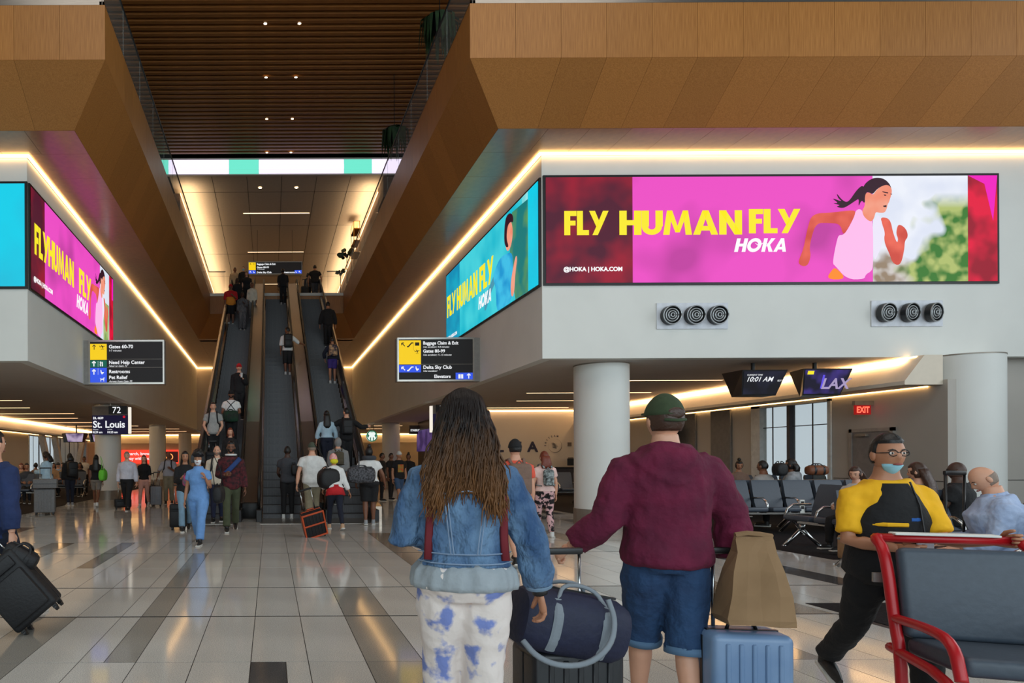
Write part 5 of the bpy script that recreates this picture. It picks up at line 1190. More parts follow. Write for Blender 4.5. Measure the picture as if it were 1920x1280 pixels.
DN = ((.10, 0, -1), (.04, .18, -1))
WALK1, WALK2 = (26, 8, -16, 22), (-16, 24, 26, 8)
# --------------------------------------------------- foreground: woman in denim
DENIM = mat('denim_jacket', (104, 136, 168), rough=.85, c2=(44, 76, 116), scale=6, bump=.9, bscale=18, stretch=(1, 1, .6))
FLOR = mat('tie_dye_trousers', (222, 210, 204), rough=.85, c2=(116, 132, 192), scale=8, bump=.2, bscale=12)
for el_, ps in ((0, .38), (1, .46)): FLOR.node_tree.nodes['Color Ramp'].color_ramp.elements[el_].position = ps
HLONG = mat('hair_ombre', (30, 20, 17), rough=.5, bump=.35, scale=30, spec=.25)
nt = HLONG.node_tree; b_ = nt.nodes['Principled BSDF']; tc_ = nt.nodes.new('ShaderNodeTexCoord'); sx_ = nt.nodes.new('ShaderNodeSeparateXYZ'); nt.links.new(tc_.outputs['Object'], sx_.inputs[0])
nz_ = nt.nodes.new('ShaderNodeTexNoise'); nz_.inputs['Scale'].default_value = 9; mpp = nt.nodes.new('ShaderNodeMapping'); mpp.inputs['Scale'].default_value = (6, 6, .8); nt.links.new(tc_.outputs['Object'], mpp.inputs[0]); nt.links.new(mpp.outputs[0], nz_.inputs['Vector'])
ad = nt.nodes.new('ShaderNodeMath'); ad.operation = 'MULTIPLY_ADD'; ad.inputs[1].default_value = .35; nt.links.new(nz_.outputs[0], ad.inputs[0]); nt.links.new(sx_.outputs['Z'], ad.inputs[2])
mr_ = nt.nodes.new('ShaderNodeMapRange'); mr_.inputs['From Min'].default_value = 1.84; mr_.inputs['From Max'].default_value = 1.36; nt.links.new(ad.outputs[0], mr_.inputs[0])
rp_ = nt.nodes.new('ShaderNodeValToRGB'); rp_.color_ramp.elements[0].color = (*lin((26, 18, 16)), 1); rp_.color_ramp.elements[1].color = (*lin((128, 86, 50)), 1); nt.links.new(mr_.outputs[0], rp_.inputs[0]); nt.links.new(rp_.outputs[0], b_.inputs['Base Color'])
d = 3.05
SWG = cloth('grey_sweat', (150, 158, 164))
pi = person('long haired woman in a blue denim jacket and tie dye trousers walking away', gx(868, d), d, yaw=170, H=1.80, sex='f', legs=(4, 6, 14, 10), build=1.12,
    aR=((.38, -.05, -.95), (.2, .22, -.97)), aL=((.30, .05, -.9), (-.75, .6, .3)), skin='mid', top=dict(m=DENIM, sleeve=.93, z0=1.03, o=.034, name='denim_jacket', collar=True, cuff=.048),
    bot=dict(m=FLOR, cuff=.09, o=.022), shoes=SHW, hair=('none', None), vox=.014, fine=True, curl=.5, head=(-4, 6))
e = pi['e']; s = pi['s']; ML = pi['ML']; Mh = pi['Mh']
g = shell(Mh, lambda n: (1.3 if not (n[1] < -.3 and n[2] < .5 and abs(n[0]) < .86) and n[2] > -.7 else .82), True, .004, 2)
rg = []
for t in (0, .15, .35, .6, .8, 1):
    w_ = .115 + .045 * t - .09 * max(0, t - .6); rg.append([Mh @ V((math.cos(a) * w_, math.sin(a) * (.07 - .03 * t) + .05 + .055 * min(1, t * 2), .04 - .37 * t)) for a in [k * math.pi / 10 for k in range(20)]])
g.loft(rg)
q = random.Random(3)
for k in range(760):
    a = R(q.uniform(-30, 210)); u_ = math.cos(a); top_ = V((u_ * .092, .02 + abs(math.sin(a)) * .085, .07 + .06 * math.sin(a))); amp = q.uniform(.010, .024); ph = q.uniform(0, 6); L_ = q.uniform(.34, .52); spx = u_ * q.uniform(.09, .185); pts = []
    for i in range(9):
        t = i / 8; pts.append(Mh @ V((top_.x * (1 - t) + spx * t + amp * math.sin(ph + t * 11) * t, top_.y * (1 - t) + (.125 + .02 * q.random()) * t + .035 * math.sin(t * 3.1) + amp * .6 * math.cos(ph + t * 10) * t, top_.z - L_ * t)))
    g.tube(pts, [.003, .0048, .0055, .0055, .0052, .005, .0045, .0032, .0008], 4)
g.build('hair', HLONG, e, True)
g = MB(); rings = []
for zz, a_, b__ in ((.93, .232, .18), (.955, .237, .184), (1.01, .226, .174), (1.06, .18, .13)): rings.append([ML @ V((math.cos(t) * a_ * s * (1 + .018 * math.sin(t * 13 + zz * 9) + .012 * math.sin(t * 23 - zz * 14)), math.sin(t) * b__ * s * (1 + .03 * math.sin(t * 13 + zz * 9) + .018 * math.sin(t * 23 - zz * 14)), zz * s)) for t in [k * math.pi / 60 for k in range(120)]])
g.loft(rings).build('sweatshirt_hem', SWG, e, True)
STI = mat('denim_stitch', (130, 150, 176), rough=.9); RED_S = mat('red_strap', (110, 22, 34), rough=.8)
seam = MB()
def onback(x_, z_, o_=.045): # point on the back of the jacket
    for i in range(len(pi['prof']) - 1):
        p0, p1 = pi['prof'][i], pi['prof'][i + 1]
        if p0[0] <= z_ <= p1[0]:
            t = (z_ - p0[0]) / (p1[0] - p0[0]); a_ = (p0[1] + (p1[1] - p0[1]) * t) * 1.16 + .04; b__ = (p0[2] + (p1[2] - p0[2]) * t) * 1.24 + o_; c__ = p0[3] + (p1[3] - p0[3]) * t; break
    return ML @ V((x_ * s, (b__ * max(0.02, 1 - (abs(x_) / a_) ** 2.2) ** .46 + c__ + .0) * s, z_ * s))
for x0, x1 in ((-.085, -.055), (.085, .055)):
    for o_ in (0, .012): seam.tube([onback(x0 + o_ + (x1 - x0) * t, 1.36 - .27 * t) for t in (0, .25, .5, .75, 1)], .0025, 4)
seam.tube([onback(x_, 1.365 - abs(x_) * .15) for x_ in (-.17, -.1, 0, .1, .17)], .003, 4)
for zz in (1.09, 1.05): seam.tube([onback(x_, zz) for x_ in (-.2, -.15, -.08, 0, .08, .15, .2)], .003, 4)
seam.build('stitching', STI, e)
for sx_ in (-.155, .15): MB().tube([onback(sx_, 1.42, .042), onback(sx_, 1.3, .042), onback(sx_ * 1.05, 1.15, .044), onback(sx_ * 1.08, 1.06, .044)], .018, 6, flat=.25, ref=(0, 1, 0)).build('red_strap', RED_S, e, True)
wr = pi['arms'][0][2]; fd = pi['arms'][0][3]
MB().tube([wr - fd * .075, wr - fd * .035], [.054, .058], 16).build('rolled_cuff', mat('denim_inside', (120, 146, 172), rough=.9), e, True)
MB().tube([wr - fd * .03, wr - fd * .002], [.034, .033], 14).build('black_wrist_band', BLACKP, e, True)
# --------------------------------------------------- man in maroon hoodie
d = 3.68; MAR = mat('maroon_fleece', (104, 16, 52), rough=.9, c2=(84, 12, 44), scale=6, bump=.3, bscale=18); JSH = mat('denim_shorts', (34, 66, 104), rough=.85, c2=(26, 52, 86), scale=6, bump=.3, bscale=24); CAPG = mat('cap_green', (52, 66, 42), rough=.9, bump=.2, scale=30)
pi2 = person('man in a maroon hoodie, denim shorts and green cap walking away', gx(1247, d), d, yaw=166, H=1.855, legs=(-4, 10, 16, 8), build=1.03,
    aR=((.46, .18, -.88), (-.02, -.15, -1.0)), aL=((.34, -.06, -.93), (.5, .35, -.5)), skin='light', top=dict(m=MAR, sleeve=.93, z0=.90, o=.044, name='hoodie', hood='down', cuff=.06),
    bot=dict(kind='shorts', m=JSH, fr=.56, o=.03, cuff=.102), shoes=SHW, hair=('short', HBR), vox=.014, fine=True, curl=1.0, head=(14, 0), extra={'cap': (CAPG, False)})
e = pi2['e']
for l in pi2['lg']:
    p = l[0].lerp(l[1], 1.02); q_ = l[0].lerp(l[1], 1.11); MB().tube([p, q_], [.108, .109], 20).build('rolled_hem', mat('denim_hem', (86, 116, 146), rough=.9), e, True)
Mh = pi2['Mh']; MB().sphere(Mh @ V((0, .105, .035)), (.045, .012, .03), 14, 8).build('cap_opening', HBR, e, True)
MB().tube([Mh @ V((-.055, .098, .0)), Mh @ V((0, .118, -.004)), Mh @ V((.055, .098, .0))], .008, 6).build('cap_strap', CAPG, e, True)
SM = mat('stitch_jeans', (110, 120, 140), rough=.9)
# luggage of this man
BLKS = mat('black_hard_shell', (24, 26, 30), rough=.35, bump=.05, scale=40)
sc1 = suitcase(gx(1060, 3.42), 3.42, 4, 'black suitcase with raised handle between the denim woman and the hoodie man', BLKS, w=.46, d=.28, h=.50, handle=.46)
NAVB = mat('navy_nylon', (20, 26, 54), rough=.65, bump=.25, scale=30)
duffel(gx(1050, 3.34), 3.34, .53, 3, 'navy duffel bag lying on the black suitcase', NAVB, w=.55, d=.30, h=.32, tilt=11, accent=mat('grey_webbing', (120, 128, 136), rough=.7))
e = empty('shoulder_sling', (gx(1072, 3.12), 3.12, .58), label='pale grey strap looped in front of the black suitcase', cat='strap')
MB().tube(sm([(-.2, .08, .06), (-.16, .02, 0), (-.06, -.0, -.04), (.08, -.0, -.03), (.19, .02, .05), (.23, .06, .16), (.21, .09, .25)]), .014, 6, flat=.6).build('webbing', mat('grey_webbing', (120, 128, 136)), e, True)
BLUS = mat('blue_hard_shell', (120, 146, 178), rough=.35, c2=(100, 128, 164), scale=3)
suitcase(gx(1388, 3.5), 3.5, -8, 'light blue hard suitcase under the brown paper bag', BLUS, w=.38, d=.25, h=.55, handle=.40)
PAP = mat('brown_paper', (146, 116, 84), rough=.9, c2=(128, 100, 70), scale=3, bump=.4, bscale=5)
e = empty('paper_bag', (gx(1412, 3.44), 3.44, .66), R(-10), label='crumpled brown paper bag standing on the light blue suitcase', cat='bag')
g = MB(); q = random.Random(5); rings = []
for zz, a_, b_2 in ((0, .15, .085), (.03, .155, .09), (.15, .14, .085), (.27, .115, .07), (.36, .09, .045), (.42, .085, .02), (.44, .08, .012)): rings.append([V((x_ * a_ + q.uniform(-.006, .006), y_ * b_2 + q.uniform(-.006, .006), zz + q.uniform(-.004, .004))) for x_, y_ in ((-1, -1), (-.5, -1.05), (0, -.95), (.5, -1.05), (1, -1), (1.02, 0), (1, 1), (.5, 1.05), (0, .95), (-.5, 1.05), (-1, 1), (-1.02, 0))])
g.loft(rings).build('body', PAP, e); MB().tube([(-.085, 0, .445), (-.03, .0, .455), (.03, 0, .45), (.085, 0, .44)], .014, 6).build('folded_top', PAP, e)
# --------------------------------------------------- worker with wheelchair
d = 3.95; YEL = mat('yellow_polo', (236, 176, 14), rough=.8, var=.06, scale=5, bump=.25); BLKC = C['black']
pi3 = person('airport worker in a black and yellow shirt with a pale blue mask under the chin', gx(1662, d), d, yaw=-14, H=1.68, sex='m', legs=(-26, 22, 22, 8), build=.98,
    aR=((.18, .22, -.95), (-.62, .75, -.08)), aL=((.1, .42, -.9), (.5, .82, .1)), skin='mid', top=dict(m=YEL, sleeve=.5, z0=.98, o=.024, name='shirt', cuff=.058), bot=dict(m=BLKC, cuff=.075, o=.025), shoes=SHB, hair=('short', HB), vox=.014, fine=True, curl=1.0, head=(4, 0), extra={'mask': MASKB, 'maskdown': .38, 'glasses': BLACKP})
e = pi3['e']; s = pi3['s']; ML = pi3['ML']
def vest(z0, z1, wf, o_, m, nm, pr=pi3['prof']):
    g = MB(); rings = []
    for i in range(9):
        zz = z0 + (z1 - z0) * i / 8
        for k in range(len(pr) - 1):
            if pr[k][0] <= zz <= pr[k + 1][0]: t = (zz - pr[k][0]) / (pr[k + 1][0] - pr[k][0]); a_, b_3, c_ = [pr[k][j] + (pr[k + 1][j] - pr[k][j]) * t for j in (1, 2, 3)]; break
        else: a_, b_3, c_ = pr[0][1:4]
        f = wf(zz); rings.append([ML @ V((math.copysign(abs(math.cos(t)) ** .85, math.cos(t)) * (a_ + o_) * s * f, math.copysign(abs(math.sin(t)) ** .85, math.sin(t)) * (b_3 + o_ + .012) * s + c_ * s, zz * s)) for t in [k * math.pi / 14 for k in range(28)]])
    g.loft(rings).build(nm, m, e, True)
vest(.862, 1.49, lambda z_: 1.03 - .50 * min(1, max(0, (z_ - 1.25) / .2)) ** .8, .044, BLKC, 'black_shirt_panel')
g = MB(); g.tube([ML @ (V(p) * s) for p in ((-.145, -.135, 1.243), (-.09, -.175, 1.243), (-.01, -.186, 1.243), (.01, -.186, 1.243))], .012 * s, 6, flat=.5, ref=(0, 1, 0)); g.build('yellow_stripe', YEL, e)
g = MB(); g.tube([ML @ (V(p) * s) for p in ((.03, -.176, 1.275), (.06, -.174, 1.275), (.10, -.16, 1.275))], .012 * s, 6, flat=.3, ref=(0, 1, 0)); g.build('blue_name_patch', mat('patch_blue', (20, 84, 160), rough=.7), e)
MB().rbox(ML @ (V((.09, -.19, 1.10)) * s), (.085 * s, .012 * s, .12 * s), .004).build('badge', mat('badge_white', (196, 194, 206), rough=.5), e, 'angle')
MB().tube([ML @ (V(p) * s) for p in ((.06, -.11, 1.50), (.075, -.17, 1.36), (.09, -.19, 1.17))], .005, 5).build('lanyard', BLACKP, e)
WRED = mat('wheelchair_red', (176, 16, 26), rough=.35, var=.05); GSEAT = mat('wheelchair_grey_vinyl', (62, 72, 84), rough=.5, var=.06, bump=.08, scale=30)
wy = 3.42; wx = gx(1812, wy); e = empty('wheelchair', (wx, wy, 0), R(-20), label='red framed airport wheelchair with a dark grey padded seat', cat='wheelchair')
MB().rbox((0, .0, .80), (.54, .07, .46), .03, 3, M=Matrix.Rotation(R(-10), 3, 'X')).build('backrest', GSEAT, e, 'angle')
MB().rbox((0, -.28, .545), (.52, .5, .09), .03, 3, M=Matrix.Rotation(R(-3), 3, 'X')).build('seat', GSEAT, e, 'angle')
for sx_ in (-1, 1):
    g = MB(); g.tube(sm([(sx_ * .28, .20, 1.06), (sx_ * .30, .18, 1.06), (sx_ * .305, .06, 1.0), (sx_ * .29, .0, .62), (sx_ * .29, -.05, .50), (sx_ * .29, -.08, .1)]), .026, 10); g.tube(sm([(sx_ * .29, .02, .66), (sx_ * .29, -.3, .68), (sx_ * .29, -.5, .66), (sx_ * .29, -.56, .5)]), .024, 10); g.tube(sm([(sx_ * .29, .05, .5), (sx_ * .29, -.55, .48), (sx_ * .29, -.7, .15)]), .024, 10); g.build('side_frame', WRED, e, True)
    g = MB(); g.tube([(sx_ * .33 + math.cos(0) * 0, -.0 + math.cos(t) * .12 , .13 + math.sin(t) * .12) for t in [k * math.pi / 12 for k in range(25)]], .016, 6)
    for k in range(8): t = k * math.pi / 4; g.tube([(sx_ * .33, 0, .13), (sx_ * .33, math.cos(t) * .12, .13 + math.sin(t) * .12)], .005, 4)
    g.build('wheel', RUBBER, e, True)
    MB().tube([(sx_ * .29 - .015, -.68, .07), (sx_ * .29 + .015, -.68, .07)], .07, 14).build('caster', RUBBER, e); MB().rbox((sx_ * .15, -.78, .15), (.2, .16, .02), .008).build('footplate', BLACKP, e)
MB().tube([(-.30, .2, 1.06), (.30, .2, 1.06)], .024, 8).build('push_bar', WRED, e, True); MB().rbox((.0, .2, 1.085), (.44, .08, .012), .004).build('paper_tray', WHITE, e); MB().tube([(-.29, -.52, .45), (.29, -.52, .45)], .022, 8).build('cross_bar', WRED, e)
MB().box(-.34, .1, .83, -.26, .12, .88).build('label_plate', mat('sign_housing', (150, 148, 144)), e)
# --------------------------------------------------- man at the left edge
d = 5.9; d = 6.35; pi4 = person('person in a navy jacket cut by the left edge, pulling a black suitcase', gx(-12, d), d, yaw=150, H=1.86, legs=WALK1, build=1.15, aR=((.3, -.2, -1), (.12, .0, -1)), aL=((.1, .1, -1), (0, .2, -1)), skin='light', top=dict(m=cloth('navy_jacket', (24, 42, 84)), sleeve=.95, z0=.82, o=.045, name='jacket'), bot=dict(m=C['dnavy']), shoes=SHB, hair=('short', HB), vox=.016, fine=True, curl=1.1)
e = suitcase(gx(84, 5.95), 5.95, 28, 'black soft suitcase tilted at the left edge', BLKB, w=.44, d=.28, h=.62, hard=False, handle=.12, tilt=38, z=.10); e.rotation_euler = (0, R(-40), R(6))
duffel(gx(30, 5.9), 5.9, .60, 20, 'small black bag strapped on the tilted black suitcase', BLKB, w=.3, d=.18, h=.16, tilt=-0).rotation_euler = (0, R(30), R(6))
# --------------------------------------------------- people in the middle distance (floor)
def PG(label, px, py, yaw, z=0, **k):
    d = dz(py) if z == 0 else k.pop('d'); k.pop('d', None); return person(label, gx(px, d), d, z=z, yaw=yaw, **k)
HOLD = ((.12, .25, -.95), (-.45, .85, .35))
a = PG('woman in a light blue jumpsuit with a white mask and dark curly hair', 372, 1018, -6, H=1.70, sex='f', legs=WALK2, aR=((.22, -.1, -1), (.1, .25, -1)), aL=((.2, .05, -.95), (-.25, .6, .75)), skin='mid', top=dict(m=C['jump'], sleeve=.33, z0=.9, o=.03, name='jumpsuit_top', collar=True, cuff=.066), bot=dict(m=C['jump'], cuff=.082, o=.03), shoes=SHB, hair=('afro', HB), extra={'mask': MASKW}, vox=.016, build=1.06)
M_ = a['M']; duffel(gx(410, 12.2), 12.2, .72, 80, 'dark grey tote bag at the side of the woman in the blue jumpsuit', BLKB, w=.36, d=.18, h=.32, name='tote_bag', strap=[(-.1, .05, .3), (0, .12, .62), (.05, .10, .86), (.1, .0, .62), (.1, -.05, .3)])
a = PG('tall bearded man in a dark red plaid shirt with white headphones at his neck', 433, 994, 4, H=1.98, legs=WALK1, aR=((.2, .1, -1), (-.5, .8, .1)), aL=((.2, -.1, -1), (.1, .2, -1)), skin='brown', top=dict(m=C['black'], sleeve=.3, z0=.92, o=.02, over=dict(m=cloth('plaid', (92, 26, 34), c2=(24, 14, 20), scale=16), z0=.86, sleeve=.96, name='plaid_shirt')), bot=dict(m=C['olive'], cuff=.075), shoes=SHB, hair=('short', HB), extra={'beard': HB, 'glasses': BLACKP}, vox=.018)
MB().tube([a['ML'] @ (V((math.cos(t) * .10, math.sin(t) * .09 - .02, 1.53)) * a['s']) for t in [k * math.pi / 8 for k in range(-8, 9)]], .022, 6).build('headphones', SHW, a['e'], True)
MB().tube([a['ML'] @ (V(p) * a['s']) for p in ((.17, -.12, 1.46), (.06, -.19, 1.34), (-.06, -.2, 1.22), (-.16, -.15, 1.14))], .05, 8, flat=.5, ref=(0, 1, 0)).build('blue_sling', cloth('sling_blue', (36, 64, 118)), a['e'], True)
a = person('bald bearded man in a cream jacket behind the plaid man', gx(407, 16.3), 16.3, yaw=0, H=1.86, legs=(6, 4, -6, 8), skin='light', top=dict(m=C['cream'], sleeve=.95, z0=.88, o=.03, name='jacket'), bot=dict(m=C['navy']), shoes=SHB, hair=('ring', HGY), extra={'beard': HGY}); backpack(a, BLKB, 'black backpack of the bald man in cream')
a = PG('woman with long dark hair and light jeans behind the blue jumpsuit', 347, 993, 10, H=1.76, sex='f', legs=WALK1, aR=HOLD, aL=DN, skin='mid', top=dict(m=C['black'], sleeve=.95, z0=.86, o=.03, name='jacket'), bot=dict(m=cloth('light_jean', (120, 152, 176)), cuff=.07), shoes=SHB, hair=('long', HB))
suitcase(gx(334, 14.6), 14.6, 0, 'black suitcase beside the woman in light jeans', BLKB, w=.36, h=.5, hard=False, handle=.4)
duffel(gx(349, 13.6), 13.6, .98, 90, 'pink and grey shoulder bag under the jumpsuit woman arm', cloth('hot_pink', (216, 44, 130), c2=(90, 84, 90), scale=7), w=.24, d=.14, h=.22, name='shoulder_bag')
a = PG('man in a dark grey T-shirt standing at the foot of the middle escalator', 539, 972, 176, H=1.86, legs=(5, 3, -5, 5), spread=.03, aR=((.18, .1, -1), (-.2, .7, -.4)), aL=((.18, .1, -1), (-.2, .7, -.4)), skin='dark', top=dict(m=C['dgrey'], sleeve=.33, z0=.88, o=.022), bot=dict(m=C['black'], cuff=.055), shoes=SHW, hair=('fade', HB)); 
duffel(gx(551, 17.1), 17.1, 1.1, 90, 'black shoulder bag of the man in dark grey', BLKB, w=.3, d=.14, h=.3, name='shoulder_bag')
a = PG('grey capped man in a white short sleeved shirt pulling an orange trimmed suitcase', 585, 982, 186, H=1.92, legs=(12, 6, -10, 14), build=1.16, aR=((.28, -.05, -1), (.18, .12, -1)), aL=((.34, -.05, -.95), (.15, -.1, -1)), skin='light', top=dict(m=C['white'], sleeve=.36, z0=.82, o=.035, name='shirt', cuff=.075), bot=dict(kind='trousers', m=C['khaki'], cuff=.09), shoes=SHB, hair=('short', HGY), extra={'cap': (cloth('cap_grey_green', (70, 78, 64)), False)}, vox=.018)
ORT = mat('orange_trim', (190, 76, 36), rough=.5)
e = suitcase(gx(592, 13.2), 13.2, 0, 'black suitcase with orange edges tilted behind the white shirted man', BLKS, w=.42, d=.26, h=.52, handle=.42, trim=ORT); e.rotation_euler = (R(20), R(-16), R(8))
for dx, dzz in ((-.21, .32), (.21, .32)): MB().rbox((dx, -.13, dzz), (.03, .03, .52), .008).build('orange_edge', ORT, e)
for dzz in (.075, .33, .565): MB().rbox((0, -.135, dzz), (.42, .03, .03), .008).build('orange_edge', ORT, e)
duffel(gx(616, 14.6), 14.6, .86, 100, 'black duffel hanging from the shoulder of the white shirted man', BLKB, w=.42, d=.46, h=.46, strap=[(0, -.05, .4), (.0, .15, .75), (.05, .3, .98)])
a = PG('woman in a white jacket with a pink and yellow head wrap leaning forward', 628, 993, 188, H=1.68, sex='f', legs=(-14, 20, 20, 8), lean=12, aR=((.3, .1, -1), (.35, .2, -.8)), aL=((.2, .3, -1), (0, .6, -.4)), skin='mid', top=dict(m=C['white'], sleeve=.9, z0=.98, o=.03, name='jacket'), bot=dict(kind='trousers', m=C['dnavy'], cuff=.05), shoes=cloth('sandal', (196, 160, 130)), hair=('none', None), extra={'beanie': mat('wrap_pink', (214, 122, 130), rough=.9, c2=(236, 190, 180), scale=30)})
g = MB(); g.sphere(a['Mh'] @ V((0, .07, -.06)), (.09, .06, .06), 12, 8); g.build('yellow_wrap_end', mat('wrap_yellow', (214, 204, 40), rough=.9, bump=.3, scale=30), a['e'], True)
g = MB(); s = a['s']; g.loft([[a['ML'] @ V((math.cos(t) * w_ * s, math.sin(t) * w_ * .8 * s, zz * s)) for t in [k * math.pi / 10 for k in range(20)]] for zz, w_ in ((1.05, .17), (.95, .2), (.82, .235))]); g.build('red_tunic_hem', C['red'], a['e'], True)
a = PG('woman in a white T-shirt and black shorts with a grey neck pillow, seen from behind', 692, 984, 180, H=1.80, sex='f', legs=(6, 4, -4, 8), build=1.22, spread=.04, aR=((.45, .0, -.9), (.25, .45, -.9)), aL=((.45, 0, -.9), (-.1, .5, -.7)), skin='brown', top=dict(m=C['white'], sleeve=.34, z0=.98, o=.03, cuff=.07), bot=dict(kind='shorts', m=C['black'], fr=.48, o=.03, cuff=.11), shoes=SHG, hair=('bun', HB))
MB().tube([a['ML'] @ (V((math.cos(t) * .12, math.sin(t) * .11, 1.54)) * a['s']) for t in [k * math.pi / 8 for k in range(-2, 11)]], .055, 8).build('neck_pillow', C['dgrey'], a['e'], True)
duffel(gx(677, 14.9), 14.9, .98, 8, 'black patterned duffel slung on the back of the woman in the white T-shirt', mat('nylon_speckled', (18, 18, 22), rough=.7, c2=(90, 90, 96), scale=26), w=.62, d=.24, h=.36, strap=[(-.05, .0, .34), (-.02, .1, .6), (0, .2, .7)])
# behind the right newel
for i, (px, py, H, nm, tm, bt, hr, ex, sk) in enumerate(((748, 946, 1.84, 'man in a white fronted cap and printed black T-shirt near the round green sign', C['black'], C['jean'], 'short', {'cap': (SHW, False)}, 'mid'), (733, 938, 1.74, 'person in black partly behind the man in the printed T-shirt', C['black'], C['black'], 'short', {}, 'brown'), (766, 936, 1.72, 'woman in dark clothes right of the man in the printed T-shirt', C['black'], C['black'], 'bun', {}, 'brown'), (716, 940, 1.74, 'person in dark clothes just right of the right escalator newel', C['black'], C['black'], 'short', {}, 'brown'))):
    a = PG(nm, px, py, (10, 40, -20, 60)[i], H=H, legs=WALK1 if i == 0 else (3, 3, -3, 3), skin=sk, top=dict(m=tm, sleeve=.36, z0=.88, o=.03), bot=dict(kind='shorts' if i == 0 else 'trousers', m=bt), shoes=SHW if i == 0 else SHB, hair=(hr, HB), extra=ex)
    if i == 0: MB().rbox(a['ML'] @ (V((0, -.155, 1.24)) * a['s']), (.2, .02, .26), .008).build('shirt_print', mat('print_multi', (150, 140, 60), c2=(200, 70, 40), scale=14, rough=.8), a['e'])
# camo trousers woman
CAMO = cloth('camo', (222, 176, 178), c2=(24, 20, 24), scale=11)
for el_, ps in ((0, .47), (1, .53)): CAMO.node_tree.nodes['Color Ramp'].color_ramp.elements[el_].position = ps
PNK = cloth('pale_pink', (232, 196, 188))
a = PG('woman with red brown hair in pink and black camouflage trousers', 1021, 1008, 182, H=1.66, sex='f', legs=(-4, 10, 16, 8), build=1.1, aR=((.22, 0, -1), (.06, .16, -1)), skin='light', top=dict(m=PNK, sleeve=.36, z0=.96, o=.026, cuff=.066), bot=dict(m=CAMO, cuff=.062), shoes=SHW, hair=('long', HRED), extra={'hairlen': .62}, vox=.018)
backpack(a, mat('pattern_grey_bag', (160, 170, 170), rough=.8, c2=(40, 44, 46), scale=20), 'small grey patterned sling bag on the back of the camouflage trousers woman', w=.22, h=.34, d=.09, name='sling_bag')
a = person('man in a dark cap with an orange collar beyond the denim jacket woman', gx(966, 9.6), 9.6, yaw=175, H=1.84, legs=WALK1, skin='light', top=dict(m=cloth('coral', (230, 92, 70)), sleeve=.34, z0=.9, o=.024), bot=dict(kind='shorts', m=C['red'], fr=.5), shoes=SHB, hair=('short', HB), extra={'cap': (C['black'], False)}); backpack(a, cloth('pack_brown', (120, 96, 84)), 'brown backpack of the man with the orange collar')
suitcase(gx(800, 15.2), 15.2, 0, 'small black wheeled bag behind the elbow of the denim jacket woman', BLKB, w=.34, h=.3, hard=False, handle=0)
# --------------------------------------------------- left zone walkers
a = PG('woman in a pale denim shirt standing by a grey suitcase, in profile', 88, 953, 250, H=1.80, sex='f', legs=(3, 3, -3, 3), aR=((.15, .4, -.9), (-.2, .9, .1)), aL=((.15, .4, -.9), (-.2, .9, .1)), skin='brown', top=dict(m=C['paleblue'], sleeve=.9, z0=.94, o=.035), bot=dict(m=C['black']), shoes=SHB, hair=('long', HB), head=(0, 25), extra={'hairlen': .7})
suitcase(gx(84, 18.9), 18.9, 10, 'tall grey hard suitcase with a case on top near the left seats', mat('grey_fabric_case', (112, 110, 110), rough=.7, var=.1, scale=30), w=.56, d=.3, h=.66, handle=.58)
e = empty('travel_case', (gx(85, 18.85), 18.8, .74), R(10), label='grey rectangular case strapped on top of the tall grey suitcase', cat='luggage'); MB().rbox((.02, 0, .13), (.64, .32, .26), .03, 2).build('body', MATS['grey_fabric_case'], e, 'angle'); MB().box(-.3, -.165, .12, .34, .165, .135).build('zip_band', BLACKP, e)
a = PG('person in black with a backpack and dark jeans in front of the left windows', 131, 946, 215, H=1.76, legs=(4, 3, -4, 3), skin='brown', top=dict(m=C['black'], sleeve=.95, z0=.86, o=.03, name='jacket'), bot=dict(m=C['dnavy']), shoes=SHG, hair=('bob', HB)); backpack(a, BLKB, 'black backpack on the person in front of the left windows', w=.34, h=.5, d=.24)
a = PG('woman with very long black hair in grey shorts', 180, 948, 186, H=1.76, sex='f', legs=WALK2, skin='brown', top=dict(m=C['black'], sleeve=.3, z0=.95, o=.02), bot=dict(kind='shorts', m=cloth('short_grey', (128, 120, 112)), fr=.4), shoes=SHW, hair=('long', HB), extra={'hairlen': 1.15})
duffel(gx(193, 21.4), 21.4, .86, 80, 'bright green tote bag on the shoulder of the woman in grey shorts', cloth('lime', (110, 206, 60)), w=.34, d=.2, h=.36, name='tote_bag', strap=[(-.08, 0, .34), (0, .06, .64), (.05, .1, .78), (.06, .04, .6), (.1, 0, .34)])
a = PG('man in a white shirt and black trousers walking under the gate 72 screen', 238, 955, 0, H=1.84, legs=WALK2, build=1.12, skin='light', aR=((.2, -.15, -1), (.05, .05, -1)), top=dict(m=cloth('shirt_lilac_white', (200, 200, 212)), sleeve=.95, z0=.98, o=.03, name='shirt'), bot=dict(m=C['black'], cuff=.08), shoes=SHB, hair=('short', HGY))
suitcase(gx(230, 20.9), 20.9, 20, 'small black wheeled bag beside the man in the white shirt', BLKB, w=.5, d=.3, h=.26, hard=False, handle=.45)
PG('woman in a black top and rose trousers walking beside the white shirted man', 270, 948, 0, H=1.74, sex='f', legs=WALK1, skin='light', top=dict(m=C['black'], sleeve=.6, z0=.96, o=.02), bot=dict(m=C['pink'], cuff=.055), shoes=SHW, hair=('long', HRED))
suitcase(gx(293, 22), 22, 0, 'grey striped suitcase left of the man in khaki trousers', mat('striped_case', (104, 106, 112), rough=.5), w=.36, d=.25, h=.6, handle=.45)
suitcase(gx(282, 22.6), 22.6, 0, 'black suitcase between the rose trousers and the grey striped suitcase', BLKB, w=.34, d=.25, h=.6, hard=False, handle=.4)
